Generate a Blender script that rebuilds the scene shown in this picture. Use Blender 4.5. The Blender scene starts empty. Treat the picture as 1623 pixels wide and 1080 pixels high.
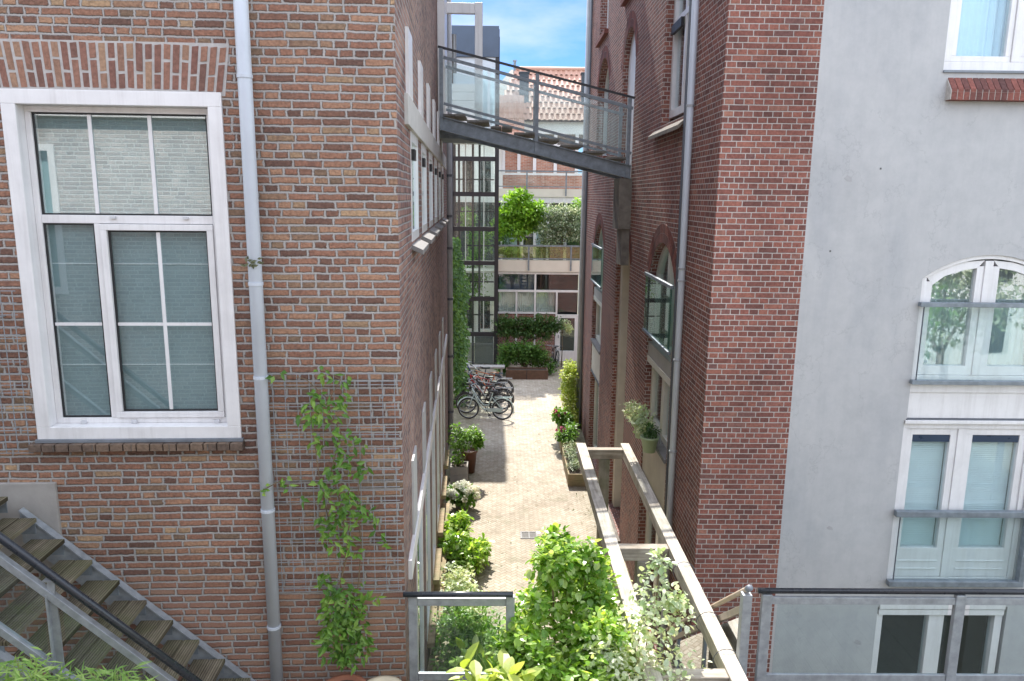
import bpy, bmesh, math, random
from mathutils import Vector, Matrix
C = bpy.context.scene
COL = C.collection
R = math.radians
ANG = R(2.68)            # the left row of houses is turned by this against the right row
rng = random.Random(7)

# ------------------------------------------------------------------ mesh builder
class MB:
    def __init__(s): s.v = []; s.f = []; s.sm = False
    def add(s, vs, fs):
        n = len(s.v); s.v += [tuple(p) for p in vs]; s.f += [tuple(i + n for i in f) for f in fs]; return s
    def hexa(s, p):
        return s.add(p, [(0,3,2,1),(4,5,6,7),(0,1,5,4),(1,2,6,5),(2,3,7,6),(3,0,4,7)])
    def box(s, x0, x1, y0, y1, z0, z1):
        return s.hexa([(x0,y0,z0),(x1,y0,z0),(x1,y1,z0),(x0,y1,z0),(x0,y0,z1),(x1,y0,z1),(x1,y1,z1),(x0,y1,z1)])
    def pbox(s, M, u0, u1, v0, v1, d0, d1):
        return s.hexa([M(u0,v0,d0),M(u1,v0,d0),M(u1,v0,d1),M(u0,v0,d1),M(u0,v1,d0),M(u1,v1,d0),M(u1,v1,d1),M(u0,v1,d1)])
    def bar(s, p, q, w, h, up=(0,0,1)):
        p = Vector(p); q = Vector(q); d = (q - p).normalized(); x = d.cross(Vector(up))
        if x.length < 1e-5: x = d.cross(Vector((1,0,0)))
        x.normalize(); z = x.cross(d); x *= w / 2; z *= h / 2
        return s.hexa([p-x-z, p+x-z, q+x-z, q-x-z, p-x+z, p+x+z, q+x+z, q-x+z])
    def tube(s, pts, r, n=8, r1=None, caps=True):
        pts = [Vector(p) for p in pts]; k = len(pts); base = len(s.v); prev = None
        for i, p in enumerate(pts):
            d = (pts[min(i+1,k-1)] - pts[max(i-1,0)]).normalized()
            if prev is None: x = d.orthogonal().normalized()
            else: x = (prev - d * prev.dot(d)).normalized()
            prev = x; y = d.cross(x); rr = r if r1 is None else r + (r1 - r) * i / max(1, k-1)
            for j in range(n):
                a = 2*math.pi*j/n; s.v.append(tuple(p + x*math.cos(a)*rr + y*math.sin(a)*rr))
        for i in range(k-1):
            for j in range(n):
                a = base+i*n+j; b = base+i*n+(j+1)%n; s.f.append((a,b,b+n,a+n))
        if caps:
            s.f.append(tuple(base+j for j in range(n))[::-1]); s.f.append(tuple(base+(k-1)*n+j for j in range(n)))
        return s
    def torus(s, c, ax, Rr, r, n=28, m=6, a0=0, a1=2*math.pi):
        c = Vector(c); ax = Vector(ax).normalized(); x = ax.orthogonal().normalized(); y = ax.cross(x)
        if abs(ax.y) > .9: x = Vector((1,0,0)); y = Vector((0,0,1)); ax = Vector((0,-1,0))
        full = abs(a1-a0-2*math.pi) < 1e-6; base = len(s.v); N = n if full else n+1
        for i in range(N):
            a = a0+(a1-a0)*i/n; d = x*math.cos(a)+y*math.sin(a)
            for j in range(m):
                b = 2*math.pi*j/m; s.v.append(tuple(c+d*(Rr+r*math.cos(b))+ax*r*math.sin(b)))
        for i in range(n):
            for j in range(m):
                i2 = (i+1)%N; s.f.append((base+i*m+j, base+i*m+(j+1)%m, base+i2*m+(j+1)%m, base+i2*m+j))
        return s
    def lathe(s, prof, c=(0,0,0), n=24):
        base = len(s.v)
        for r, z in prof:
            for j in range(n):
                a = 2*math.pi*j/n; s.v.append((c[0]+r*math.cos(a), c[1]+r*math.sin(a), c[2]+z))
        for i in range(len(prof)-1):
            for j in range(n):
                a = base+i*n+j; b = base+i*n+(j+1)%n; s.f.append((a,b,b+n,a+n))
        return s
    def mprism(s, M, poly, d0, d1):
        n = len(poly); b = len(s.v)
        s.v += [tuple(M(u,v,d0)) for u,v in poly] + [tuple(M(u,v,d1)) for u,v in poly]
        s.f.append(tuple(range(b,b+n))); s.f.append(tuple(range(b+2*n-1,b+n-1,-1)))
        for i in range(n): s.f.append((b+i, b+(i+1)%n, b+n+(i+1)%n, b+n+i))
        return s
    def mring(s, M, outer, inner, d0, d1, close=False):
        """band between two polylines of equal length, d0..d1 deep"""
        n = len(outer); b = len(s.v)
        for pl, d in ((outer,d0),(inner,d0),(outer,d1),(inner,d1)): s.v += [tuple(M(u,v,d)) for u,v in pl]
        for i in range(n if close else n-1):
            j = (i+1) % n
            s.f += [(b+i,b+j,b+n+j,b+n+i),(b+2*n+i,b+3*n+i,b+3*n+j,b+2*n+j),(b+i,b+2*n+i,b+2*n+j,b+j),(b+n+i,b+n+j,b+3*n+j,b+3*n+i)]
        if not close:
            for i in (0,n-1): s.f.append((b+i,b+n+i,b+3*n+i,b+2*n+i))
        return s
    def leaf(s, p, d, nrm, L, W):
        p = Vector(p); d = Vector(d).normalized(); x = d.cross(Vector(nrm))
        if x.length < 1e-4: x = d.orthogonal()
        x.normalize(); n = x.cross(d)
        m = p + d*L*.45
        l = m - x*W*.5 + n*W*.16; r = m + x*W*.5 + n*W*.16; t = p + d*L - n*L*.10
        b = len(s.v); s.v += [tuple(p), tuple(l), tuple(t), tuple(r), tuple(m)]
        s.f += [(b,b+4,b+1),(b+1,b+4,b+2),(b,b+3,b+4),(b+3,b+2,b+4)]
        return s
    def round_leaf(s, p, d, nrm, L, W):
        p = Vector(p); d = Vector(d).normalized(); x = d.cross(Vector(nrm))
        if x.length < 1e-4: x = d.orthogonal()
        x.normalize(); n = x.cross(d); b = len(s.v)
        prof = [(0,0),(.22,.8),(.5,1),(.8,.62),(1,0)]
        for t, w in prof:
            c = p + d*L*t - n*L*.12*t*t
            s.v.append(tuple(c - x*W*.5*w + n*W*.14*w)); s.v.append(tuple(c)); s.v.append(tuple(c + x*W*.5*w + n*W*.14*w))
        for i in range(4):
            a = b+i*3
            s.f += [(a,a+1,a+4,a+3),(a+1,a+2,a+5,a+4)]
        return s

BASE = {}
def _link(o):
    COL.objects.link(o); return o
def mesh_obj(name, mb, mat, base, smooth=False, bevel=0, recalc=True):
    me = bpy.data.meshes.new(name)
    me.from_pydata([(x-base[0], y-base[1], z-base[2]) for x,y,z in mb.v], [], mb.f)
    if recalc and len(mb.f) < 40000:
        bm = bmesh.new(); bm.from_mesh(me); bmesh.ops.recalc_face_normals(bm, faces=bm.faces); bm.to_mesh(me); bm.free()
    me.materials.append(mat)
    if smooth: me.polygons.foreach_set('use_smooth', [True]*len(me.polygons))
    o = bpy.data.objects.new(name, me); _link(o)
    if bevel:
        b = o.modifiers.new('bevel', 'BEVEL'); b.width = bevel; b.segments = 2; b.limit_method = 'ANGLE'; b.angle_limit = R(50)
    return o
def place(o, base, fr):
    if fr == 'L':
        c, s_ = math.cos(ANG), math.sin(ANG)
        o.location = (base[0]*c-base[1]*s_, base[0]*s_+base[1]*c, base[2]); o.rotation_euler = (0,0,ANG)
    else: o.location = base
def thing(name, label, cat, base, fr='R', group=None):
    o = bpy.data.objects.new(name, None); _link(o); o.empty_display_size = .2
    place(o, base, fr); o['label'] = label; o['category'] = cat
    if group: o['group'] = group
    BASE[o] = base; return o
def solo(name, mb, mat, label, cat, base, fr='R', group=None, **k):
    o = mesh_obj(name, mb, mat, base, **k); place(o, base, fr); o['label'] = label; o['category'] = cat
    if group: o['group'] = group
    BASE[o] = base; return o
def islands(mb):
    p=list(range(len(mb.v)))
    def find(a):
        while p[a]!=a: p[a]=p[p[a]]; a=p[a]
        return a
    for f in mb.f:
        r0=find(f[0])
        for q in f[1:]: p[find(q)]=r0
    g={}
    for i in range(len(mb.v)): g.setdefault(find(i),[]).append(i)
    out=[]
    for idx in g.values():
        mp={a:k for k,a in enumerate(idx)}; m=MB(); m.v=[mb.v[a] for a in idx]; m.f=[tuple(mp[q] for q in f) for f in mb.f if f[0] in mp]; out.append(m)
    return out
SPLIT={'rail_frame','guard_rail','tread_bracket','grip','glass_panel','guide_rail','support','joist','mullion','window_frame','curtain','post','drain_cap','standoff','wire_tie','lintel','leg','pane','anchor_hole','scuff','gasket','glazing_bar','blind_cord','chimney','brick_reflection'}
def part(name, mb, mat, parent, label=None, **k):
    if name in SPLIT and not k.get('one') and 1 < len(mb.f):
        isl=islands(mb)
        if 1 < len(isl) <= 12 and name not in ('post',):
            return [part(name,m,mat,parent,label,one=True,**k) for m in isl][0]
    k.pop('one',None)
    base = BASE[parent]; o = mesh_obj(name, mb, mat, base, **k); o.parent = parent; BASE[o] = base
    if label: o['label'] = label
    return o
def setting(name, mb, mat, **k):
    o = mesh_obj(name, mb, mat, (0,0,0), **k); o['kind'] = 'structure'; return o
def copy_tree(o, parent=None):
    c = o.copy(); COL.objects.link(c)
    if parent: c.parent = parent
    for ch in list(o.children): copy_tree(ch, c)
    return c

# ------------------------------------------------------------------ node helper
class N:
    """tiny expression builder for shader math"""
    def __init__(s, nt, sock): s.nt = nt; s.s = sock
    def _m(s, op, *a, clamp=False):
        n = s.nt.nodes.new('ShaderNodeMath'); n.operation = op; n.use_clamp = clamp
        for i, q in enumerate((s,)+a):
            if isinstance(q, N): s.nt.links.new(q.s, n.inputs[i])
            else: n.inputs[i].default_value = q
        return N(s.nt, n.outputs[0])
    def __add__(s,o): return s._m('ADD',o)
    def __sub__(s,o): return s._m('SUBTRACT',o)
    def __mul__(s,o): return s._m('MULTIPLY',o)
    def __truediv__(s,o): return s._m('DIVIDE',o)
    def floor(s): return s._m('FLOOR')
    def fract(s): return s._m('FRACT')
    def abs(s): return s._m('ABSOLUTE')
    def lt(s,o): return s._m('LESS_THAN',o)
    def gt(s,o): return s._m('GREATER_THAN',o)
    def min(s,o): return s._m('MINIMUM',o)
    def max(s,o): return s._m('MAXIMUM',o)
    def mod(s,o): return s._m('FLOORED_MODULO',o)
    def clamp(s): return s._m('ADD',0.0,clamp=True)
    def pw(s,o): return s._m('POWER',o)
    def mix(s,a,b): # a*(1-s)+b*s
        return (s*-1.0+1.0)*a + s*b
class Mat:
    def __init__(s, name):
        s.m = bpy.data.materials.new(name); s.m.use_nodes = True; s.nt = s.m.node_tree
        s.bsdf = s.nt.nodes['Principled BSDF']; s.out = s.nt.nodes['Material Output']
        tc = s.nt.nodes.new('ShaderNodeTexCoord'); s.tc = tc
        s.obj = tc.outputs['Object']
    def L(s,a,b): s.nt.links.new(a.s if isinstance(a,N) else a, b)
    def sep(s, sock):
        n = s.nt.nodes.new('ShaderNodeSeparateXYZ'); s.nt.links.new(sock, n.inputs[0]); return [N(s.nt,o) for o in n.outputs]
    def vec(s, x, y, z=0.0):
        n = s.nt.nodes.new('ShaderNodeCombineXYZ')
        for i,q in enumerate((x,y,z)):
            if isinstance(q,N): s.nt.links.new(q.s,n.inputs[i])
            else: n.inputs[i].default_value = q
        return n.outputs[0]
    def noise(s, scale, detail=3, vec=None, rough=.6, col=False):
        n = s.nt.nodes.new('ShaderNodeTexNoise'); n.inputs['Scale'].default_value = scale; n.inputs['Detail'].default_value = detail; n.inputs['Roughness'].default_value = rough
        s.nt.links.new(vec if vec is not None else s.obj, n.inputs['Vector'])
        return N(s.nt, n.outputs['Fac']) if not col else n.outputs['Color']
    def scaled(s, sx, sy, sz):
        n = s.nt.nodes.new('ShaderNodeMapping'); n.inputs['Scale'].default_value = (sx,sy,sz); s.nt.links.new(s.obj, n.inputs['Vector']); return n.outputs[0]
    def white(s, vec):
        n = s.nt.nodes.new('ShaderNodeTexWhiteNoise'); n.noise_dimensions = '3D'; s.nt.links.new(vec, n.inputs['Vector']); return N(s.nt, n.outputs['Value'])
    def ramp(s, fac, cols, interp='LINEAR'):
        n = s.nt.nodes.new('ShaderNodeValToRGB'); n.color_ramp.interpolation = interp; e = n.color_ramp.elements
        while len(e) < len(cols): e.new(.5)
        for i,c in enumerate(cols):
            p, c = c if len(c) == 2 else (i/(len(cols)-1), c)
            e[i].position = p; e[i].color = (*c,1)
        s.nt.links.new(fac.s, n.inputs[0]); return n.outputs[0]
    def mixc(s, fac, a, b, mode='MIX'):
        n = s.nt.nodes.new('ShaderNodeMix'); n.data_type = 'RGBA'; n.blend_type = mode
        for q,i in ((fac,0),(a,6),(b,7)):
            if isinstance(q,N): s.nt.links.new(q.s,n.inputs[i])
            elif isinstance(q,(tuple,list)): n.inputs[i].default_value = (*q,1)
            elif isinstance(q,(int,float)): n.inputs[i].default_value = q
            else: s.nt.links.new(q,n.inputs[i])
        return n.outputs[2]
    def bump(s, h, strength=.5, dist=.01):
        n = s.nt.nodes.new('ShaderNodeBump'); n.inputs['Strength'].default_value = strength; n.inputs['Distance'].default_value = dist
        s.L(h, n.inputs['Height']); s.nt.links.new(n.outputs[0], s.bsdf.inputs['Normal'])
    def set(s, col=None, rough=.6, metal=0, spec=.5):
        b = s.bsdf
        if col is not None:
            if isinstance(col,(tuple,list)): b.inputs['Base Color'].default_value = (*col,1)
            else: s.L(col, b.inputs['Base Color'])
        if isinstance(rough,N): s.L(rough,b.inputs['Roughness'])
        else: b.inputs['Roughness'].default_value = rough
        b.inputs['Metallic'].default_value = metal; b.inputs['Specular IOR Level'].default_value = spec
        return s.m

def brick(name, H, Lb, mo, cols, mcol, bond='wild', dist=.006, swap=False, soft=.004, bumpd=.008, dark=None, soot=.25, rugged=0):
    m = Mat(name); x,y,z = m.sep(m.obj); nx,ny,nz = m.sep(m.tc.outputs['Normal'])
    sx = nx.abs().gt(.7); sz = nz.abs().gt(.7)
    u = sx.mix(x, y); v = sz.mix(z, y)
    if swap: u, v = v, u
    w = m.sep(m.noise(22, 2, col=True)); w2 = m.sep(m.noise(3, 1, col=True))
    u = u + (w[0]-.5)*(dist*2) + 40.0; v = v + (w[1]-.5)*dist + (w2[1]-.5)*dist*1.2 + 40.0
    rowf = v/H; row = rowf.floor(); fv = rowf.fract()
    if bond == 'wild':
        off = m.white(m.vec(row, 3.7)); uu = u/Lb + off
    elif bond == 'cross':
        off = (row*.5).floor().mod(2.0)*.5 + row.mod(2.0)*.25; uu = u/Lb + off
    else:
        uu = u/Lb + row.mod(2.0)*.5
    cell = uu.floor(); fu = uu.fract()
    if bond == 'wild': hd = m.white(m.vec(cell,row,1.3)).lt(.36)
    elif bond == 'cross':
        hd = row.mod(2.0).lt(.5).max(m.white(m.vec(cell,row,9.1)).lt(.12))
    else: hd = None
    if hd is not None:
        f2 = fu*2.0; half = f2.floor(); fh = f2.fract()
        du = hd.mix(fu.min(fu*-1.0+1.0)*Lb, fh.min(fh*-1.0+1.0)*(Lb/2)); ident = cell + hd*half*.5
    else: du = fu.min(fu*-1.0+1.0)*Lb; ident = cell
    dv = fv.min(fv*-1.0+1.0)*H
    edge = m.noise(60 if not rugged else 75, 3)
    d = du.min(dv) - mo/2 + (edge-.5)*soft*(1.6 if not rugged else 2.6)
    mask = (d/soft).clamp()
    rnd = m.white(m.vec(ident,row,5.5)); rnd2 = m.white(m.vec(ident,row,8.2))
    bc = m.ramp(rnd, cols)
    grain = m.noise(45, 4)
    big = m.noise(.7, 3)
    bc = m.mixc(.55, bc, m.ramp(grain, [(.3,(.35,.35,.35)),(.7,(.95,.95,.95))]), 'OVERLAY')
    mc = m.mixc(m.noise(5,4), tuple(c*.72 for c in mcol), tuple(min(1,c*1.16) for c in mcol))
    col = m.mixc(mask, mc, bc)
    if rugged:   # hand-moulded bricks: creases and a burnt or sandy patch within one brick
        cr = m.noise(30, 5, vec=m.scaled(1.0,1.0,2.2), rough=.75)
        bc = m.mixc(.6, bc, m.ramp(cr, [(.34,(.45,.42,.42)),(.5,(1,1,1)),(.7,(1.28,1.22,1.15))]), 'MULTIPLY'); bc = m.mixc(m.ramp(m.noise(9,3), [(.56,(0,0,0)),(.70,(.55,.55,.55))]), bc, (.14,.075,.062))
        col = m.mixc(mask, mc, bc)
    if rugged:   # courses near the deck: paler, more even batch, plus sunlight put into the colour
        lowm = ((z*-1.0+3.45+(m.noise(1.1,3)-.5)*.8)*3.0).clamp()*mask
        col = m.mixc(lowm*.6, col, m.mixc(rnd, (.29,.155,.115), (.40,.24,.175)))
    st = m.ramp(big, [(.35,(1-soot,1-soot,1-soot)),(.62,(1,1,1))])
    col = m.mixc(1.0, col, st, 'MULTIPLY')
    strk = m.ramp(m.noise(1.0, 4, vec=m.scaled(2.2,2.2,.35)), [(.3,(1-soot*.9,)*3),(.6,(1,1,1))])
    col = m.mixc(.7, col, strk, 'MULTIPLY')
    h = mask*1.0 + grain*mask*.5 + rnd2*mask*.35
    m.bump(h, .9, bumpd)
    return m.set(col, rough=.88, spec=.25)

def simple(name, col, rough=.5, metal=0, var=.12, scale=8, spec=.5, bump=0, stretch=None):
    m = Mat(name); v = m.scaled(*stretch) if stretch else None
    n = m.noise(scale, 4, vec=v)
    c = m.ramp(n, [(.25,tuple(q*(1-var) for q in col)),(.75,tuple(min(1,q*(1+var)) for q in col))])
    if bump: m.bump(m.noise(scale*4,3,vec=v), .5, bump)
    return m.set(c, rough=(n*.25+(rough-.12)), metal=metal, spec=spec)

def wood(name, a, b, axis, rough=.8, green=None, groove=None):
    m = Mat(name); sc = [28,28,28]; sc[axis] = 1.4
    n = m.noise(1, 5, vec=m.scaled(*sc), rough=.7); c = m.ramp(n, [(.3,a),(.7,b)])
    blot = m.noise(4,4)
    c = m.mixc(1.0, c, m.ramp(blot, [(.3,(.62,.6,.57)),(.6,(1,1,1))]), 'MULTIPLY')
    if green: c = m.mixc(m.ramp(m.noise(3.3,3), [(.4,(0,0,0)),(.65,(.75,.75,.75))]), c, green)
    h = n
    if groove:
        q = m.sep(m.obj)[groove[0]]; g = ((q+40.0)/groove[1]).fract(); gm = ((g-.5).abs()*6.0-1.6).clamp()
        c = m.mixc(1.0, c, m.ramp(gm, [(0,(1,1,1)),(1,(.3,.28,.25))]), 'MULTIPLY'); h = n*.3 - gm
    m.bump(h, .7, .004)
    return m.set(c, rough=rough, spec=.3)

def leafmat(name, cols, trans=.35, rough=.45, tcol=None):
    m = Mat(name); g = m.nt.nodes.new('ShaderNodeNewGeometry'); rn = N(m.nt, g.outputs['Random Per Island'])
    c = m.ramp(rn, cols); cl = m.noise(2.2, 2)
    c = m.mixc(1.0, c, m.ramp(cl, [(.35,(.72,.78,.75)),(.65,(1.15,1.12,1.0))]), 'MULTIPLY')
    m.set(c, rough=rough, spec=.45)
    t = m.nt.nodes.new('ShaderNodeBsdfTranslucent')
    m.L(m.mixc(1.0, c, tcol or (1.25,1.3,.55), 'MULTIPLY'), t.inputs[0])
    mx = m.nt.nodes.new('ShaderNodeMixShader'); mx.inputs[0].default_value = trans
    m.L(m.bsdf.outputs[0], mx.inputs[1]); m.L(t.outputs[0], mx.inputs[2]); m.L(mx.outputs[0], m.out.inputs[0])
    return m.m

def glass(name, tint, refl=1.6, base=.0, rough=0.0, alpha=0.0, dcol=(.5,.6,.6), warp=0):
    m = Mat(name); nt = m.nt
    t = nt.nodes.new('ShaderNodeBsdfTransparent'); t.inputs[0].default_value = (*tint,1)
    g = nt.nodes.new('ShaderNodeBsdfGlossy'); g.inputs['Roughness'].default_value = rough; g.inputs['Color'].default_value = (.95,.98,1,1)
    f = nt.nodes.new('ShaderNodeLayerWeight'); f.inputs['Blend'].default_value = .5; F0 = ((refl-1)/(refl+1))**2
    if warp:
        b = nt.nodes.new('ShaderNodeBump'); b.inputs['Strength'].default_value = warp; b.inputs['Distance'].default_value = .01
        m.L(m.noise(1.6,1), b.inputs['Height']); nt.links.new(b.outputs[0], g.inputs['Normal'])
    fac = N(nt, f.outputs['Facing']).pw(5.0)*(1-F0) + (F0+base)
    mx = nt.nodes.new('ShaderNodeMixShader'); nt.links.new(fac.s, mx.inputs[0])
    src = t.outputs[0]
    if alpha:
        d = nt.nodes.new('ShaderNodeBsdfDiffuse'); d.inputs[0].default_value = (*dcol,1)
        m2 = nt.nodes.new('ShaderNodeMixShader'); m2.inputs[0].default_value = alpha
        nt.links.new(t.outputs[0], m2.inputs[1]); nt.links.new(d.outputs[0], m2.inputs[2]); src = m2.outputs[0]
    nt.links.new(src, mx.inputs[1]); nt.links.new(g.outputs[0], mx.inputs[2]); nt.links.new(mx.outputs[0], m.out.inputs[0])
    return m.m

# ------------------------------------------------------------------ materials
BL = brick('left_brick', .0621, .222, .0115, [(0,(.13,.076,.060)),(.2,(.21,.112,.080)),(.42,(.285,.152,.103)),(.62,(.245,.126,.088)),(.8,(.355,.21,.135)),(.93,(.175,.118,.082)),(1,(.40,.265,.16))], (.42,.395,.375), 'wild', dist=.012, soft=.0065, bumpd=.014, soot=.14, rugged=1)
BLS = brick('left_soldier_brick', .0655, .3, .014, [(0,(.16,.07,.06)),(.3,(.28,.10,.07)),(.6,(.36,.15,.095)),(1,(.40,.20,.12))], (.46,.44,.42), 'wild', dist=.007, swap=True, soft=.006, bumpd=.012, soot=.15)
BLSIDE = brick('left_side_brick', .0621, .222, .010, [(0,(.15,.085,.08)),(.3,(.22,.12,.10)),(.6,(.29,.16,.13)),(1,(.35,.21,.16))], (.38,.35,.34), 'wild', dist=.009, soft=.006, bumpd=.012, soot=.2)
BR = brick('right_brick', .0610, .205, .007, [(0,(.14,.064,.055)),(.3,(.195,.080,.064)),(.55,(.235,.094,.074)),(.8,(.27,.112,.083)),(.93,(.17,.085,.076)),(1,(.31,.145,.105))], (.56,.50,.465), 'cross', dist=.003, soft=.003, bumpd=.005, soot=.22)
BOPP = brick('opposite_brick', .066, .232, .013, [(0,(.30,.24,.22)),(.5,(.38,.32,.295)),(1,(.46,.39,.36))], (.66,.65,.63), 'wild', dist=.006)
BPALE = brick('pale_red_brick', .066, .23, .013, [(0,(.40,.16,.10)),(.5,(.48,.22,.15)),(1,(.52,.28,.20))], (.6,.52,.46), 'half', dist=.003)
def arch_brick(name, cols):
    m = Mat(name); g = m.nt.nodes.new('ShaderNodeNewGeometry'); rn = N(m.nt, g.outputs['Random Per Island'])
    c = m.mixc(.5, m.ramp(rn, cols), m.ramp(m.noise(40,4), [(.3,(.35,)*3),(.7,(.9,)*3)]), 'OVERLAY'); m.bump(m.noise(60,3), .6, .004)
    return m.set(c, .88, spec=.25)
VOUS = arch_brick('voussoir_brick', [(.09,.045,.042),(.16,.062,.052),(.20,.075,.06)])
VOUSL = arch_brick('soldier_brick', [(.14,.078,.064),(.20,.102,.078),(.25,.135,.095),(.17,.085,.068),(.31,.20,.13)])
MORT = simple('mortar', (.42,.39,.36), .95, var=.2, scale=20)
MORTD = simple('dark_mortar', (.24,.19,.17), .95, var=.2, scale=20)
STUCCO = None
def stucco():
    m = Mat('grey_render'); n = m.noise(1.1,6,rough=.65); n2 = m.noise(7,5,rough=.7); n3 = m.noise(.9,5,vec=m.scaled(1.6,1,.5))
    c = m.ramp(n, [(.28,(.385,.388,.395)),(.5,(.445,.447,.452)),(.75,(.485,.484,.485))])
    c = m.mixc(.45, c, m.ramp(n2, [(.3,(.385,.388,.395)),(.62,(.48,.478,.48))]))
    c = m.mixc(.6, c, m.ramp(n3, [(.34,(.80,.82,.85)),(.5,(1,1,1))]), 'MULTIPLY')
    c = m.mixc(m.ramp(m.noise(2.3,2), [(.66,(0,0,0)),(.72,(.35,.35,.35))]), c, (.40,.40,.41))
    vk = m.noise(1.3,7,vec=m.scaled(1.0,1.0,.8),rough=.62); crack = ((vk-.5).abs()*160.0*-1.0+1.0).clamp(); c = m.mixc(crack*m.noise(.6,2).gt(.52)*.35, c, (.27,.27,.28))
    rain = m.ramp(m.noise(1.0,5,vec=m.scaled(9,9,.35),rough=.7), [(.38,(.86,.865,.88)),(.55,(1,1,1))]); c = m.mixc(.22, c, rain, 'MULTIPLY')
    m.bump(m.noise(120,3)*.5+n2*.5, .35, .004)
    return m.set(c, .92, spec=.2)
STUCCO = stucco()
PATCH = simple('old_render_patch', (.36,.355,.36), .95, var=.15, scale=14)
def paint_white():
    m = Mat('white_frame_paint'); a = m.noise(3,5,rough=.7); b = m.noise(1.0,5,vec=m.scaled(14,14,.8),rough=.7)
    c = m.ramp(a, [(.3,(.66,.65,.655)),(.6,(.74,.73,.735))]); c = m.mixc(.5, c, m.ramp(b, [(.32,(.78,.77,.76)),(.52,(1,1,1))]), 'MULTIPLY')
    m.bump(m.noise(30,3), .15, .002); return m.set(c, a*.25+.25)
WHITE = paint_white()
CREAMF = simple('cream_frame_paint', (.66,.63,.55), .4, var=.06, scale=4)
CREAMW = simple('cream_plaster', (.55,.50,.42), .85, var=.12, scale=3)
GREYW = simple('grey_plaster', (.40,.385,.36), .9, var=.15, scale=3)
RUBBER = simple('black_gasket', (.015,.016,.018), .5)
PIPE = simple('grey_pvc_pipe', (.50,.54,.60), .38, var=.07, scale=3)
PIPED = simple('weathered_pipe', (.33,.34,.36), .45, var=.15, scale=5)
CABLE = simple('dark_cable', (.10,.11,.13), .5)
GALV = simple('galvanised_steel', (.31,.335,.36), .48, metal=.3, var=.25, scale=14)
GALVD = simple('weathered_steel', (.20,.23,.26), .5, metal=.25, var=.35, scale=9)
BLACKT = simple('black_handrail', (.022,.026,.034), .28, var=.1)
STEELD = simple('dark_steel', (.022,.021,.026), .45, var=.2)
ROOFD = simple('dark_cladding', (.07,.10,.15), .5, var=.15, scale=2)
LEAD = simple('lead_flashing', (.20,.22,.25), .55, metal=.3, var=.2)
CONC = simple('concrete', (.33,.31,.29), .92, var=.18, scale=4, bump=.003)
CONCD = simple('stained_concrete', (.17,.15,.13), .92, var=.4, scale=7, bump=.003)
SILLW = simple('stone_sill', (.19,.18,.175), .85, var=.2, scale=12)
WOODY = wood('silver_wood_y', (.34,.30,.25), (.74,.69,.61), 1)
WOODX = wood('silver_wood_x', (.22,.19,.15), (.56,.50,.42), 0)
WOODZ = wood('grey_wood_post', (.22,.20,.165), (.38,.35,.29), 2, green=(.16,.17,.10))
TREADW = wood('decking_tread', (.105,.088,.062), (.27,.23,.165), 1, green=(.125,.125,.065), groove=(0,.021))
TREADB = wood('grey_tread', (.20,.19,.175), (.34,.32,.30), 1, groove=(0,.021))
DECKW = wood('decking', (.14,.13,.12), (.26,.24,.22), 1, groove=(0,.03))
PLANK = wood('planter_wood', (.26,.19,.11), (.42,.32,.20), 0, green=(.20,.19,.10))
TERRA = simple('terracotta', (.30,.12,.07), .8, var=.2, scale=8)
BEIGEP = simple('beige_pot', (.58,.50,.36), .7, var=.12, scale=6)
GREENP = simple('green_plastic', (.36,.45,.27), .45, var=.06)
SOIL = simple('soil', (.05,.035,.025), .95, var=.4, scale=40)
BARK = wood('bark', (.10,.075,.05), (.22,.17,.12), 2)
TWIG = simple('twig', (.17,.12,.07), .8, var=.3, scale=20)
BLIND = None
def blind():
    m = Mat('pleated_blind'); z = m.sep(m.obj)[2]; g = ((z+20.0)/.02).fract()
    s = (g-.5).abs()*2.0; c = m.ramp(s, [(0,(.30,.39,.405)),(1,(.315,.405,.42))]); c = m.mixc(.25, c, m.ramp(m.noise(3,3), [(.3,(.29,.375,.39)),(.7,(.345,.425,.435))]))
    return m.set(c,.85,spec=.2)
BLIND = blind()
SLAT = simple('white_slats', (.78,.83,.84), .5, var=.05)
CURT = simple('net_curtain', (.62,.68,.70), .9, var=.1, scale=3)
CURTB = simple('blue_net_curtain', (.50,.68,.78), .9, var=.1, scale=3)
DARK = simple('dark_room', (.018,.024,.03), .9, var=.3, scale=1)
ROOM = simple('dim_room', (.12,.13,.13), .9, var=.4, scale=1)
NAVY = simple('blind_box', (.02,.04,.08), .3)
GLW = glass('window_glass', (.93,.975,.98), 1.75, warp=.02)
GLB = glass('balustrade_glass', (.92,.962,.965), 1.45, alpha=.008, dcol=(.50,.60,.60))
GLG = glass('green_glass', (.55,.74,.68), 1.5, alpha=.06, dcol=(.22,.36,.32))
GLWIN = glass('coated_window_glass', (.95,.985,.985), 2.35, warp=.008)
GLREF = glass('reflective_window_glass', (.95,.985,.98), 2.3, warp=.05)
GLC = glass('clear_bridge_glass', (.93,.97,.97), 1.35, alpha=.07, dcol=(.75,.80,.80))
GLT = glass('tower_glass', (.95,.98,.965), 1.5, alpha=.015, dcol=(.60,.68,.64), warp=.02)
GLR = glass('reflective_panel_glass', (.55,.55,.50), 1.9, base=.35)
GLO = glass('olive_glass', (.74,.76,.48), 1.6, base=.08, alpha=.10, dcol=(.36,.38,.16), warp=.04)
BOARD = simple('pale_boarding', (.62,.64,.65), .6, var=.06, scale=3)
WREND = simple('white_render', (.78,.77,.75), .85, var=.06, scale=2)
CREAMB = simple('cream_fascia', (.66,.61,.53), .7, var=.05, scale=2)
TILE = None
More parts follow.
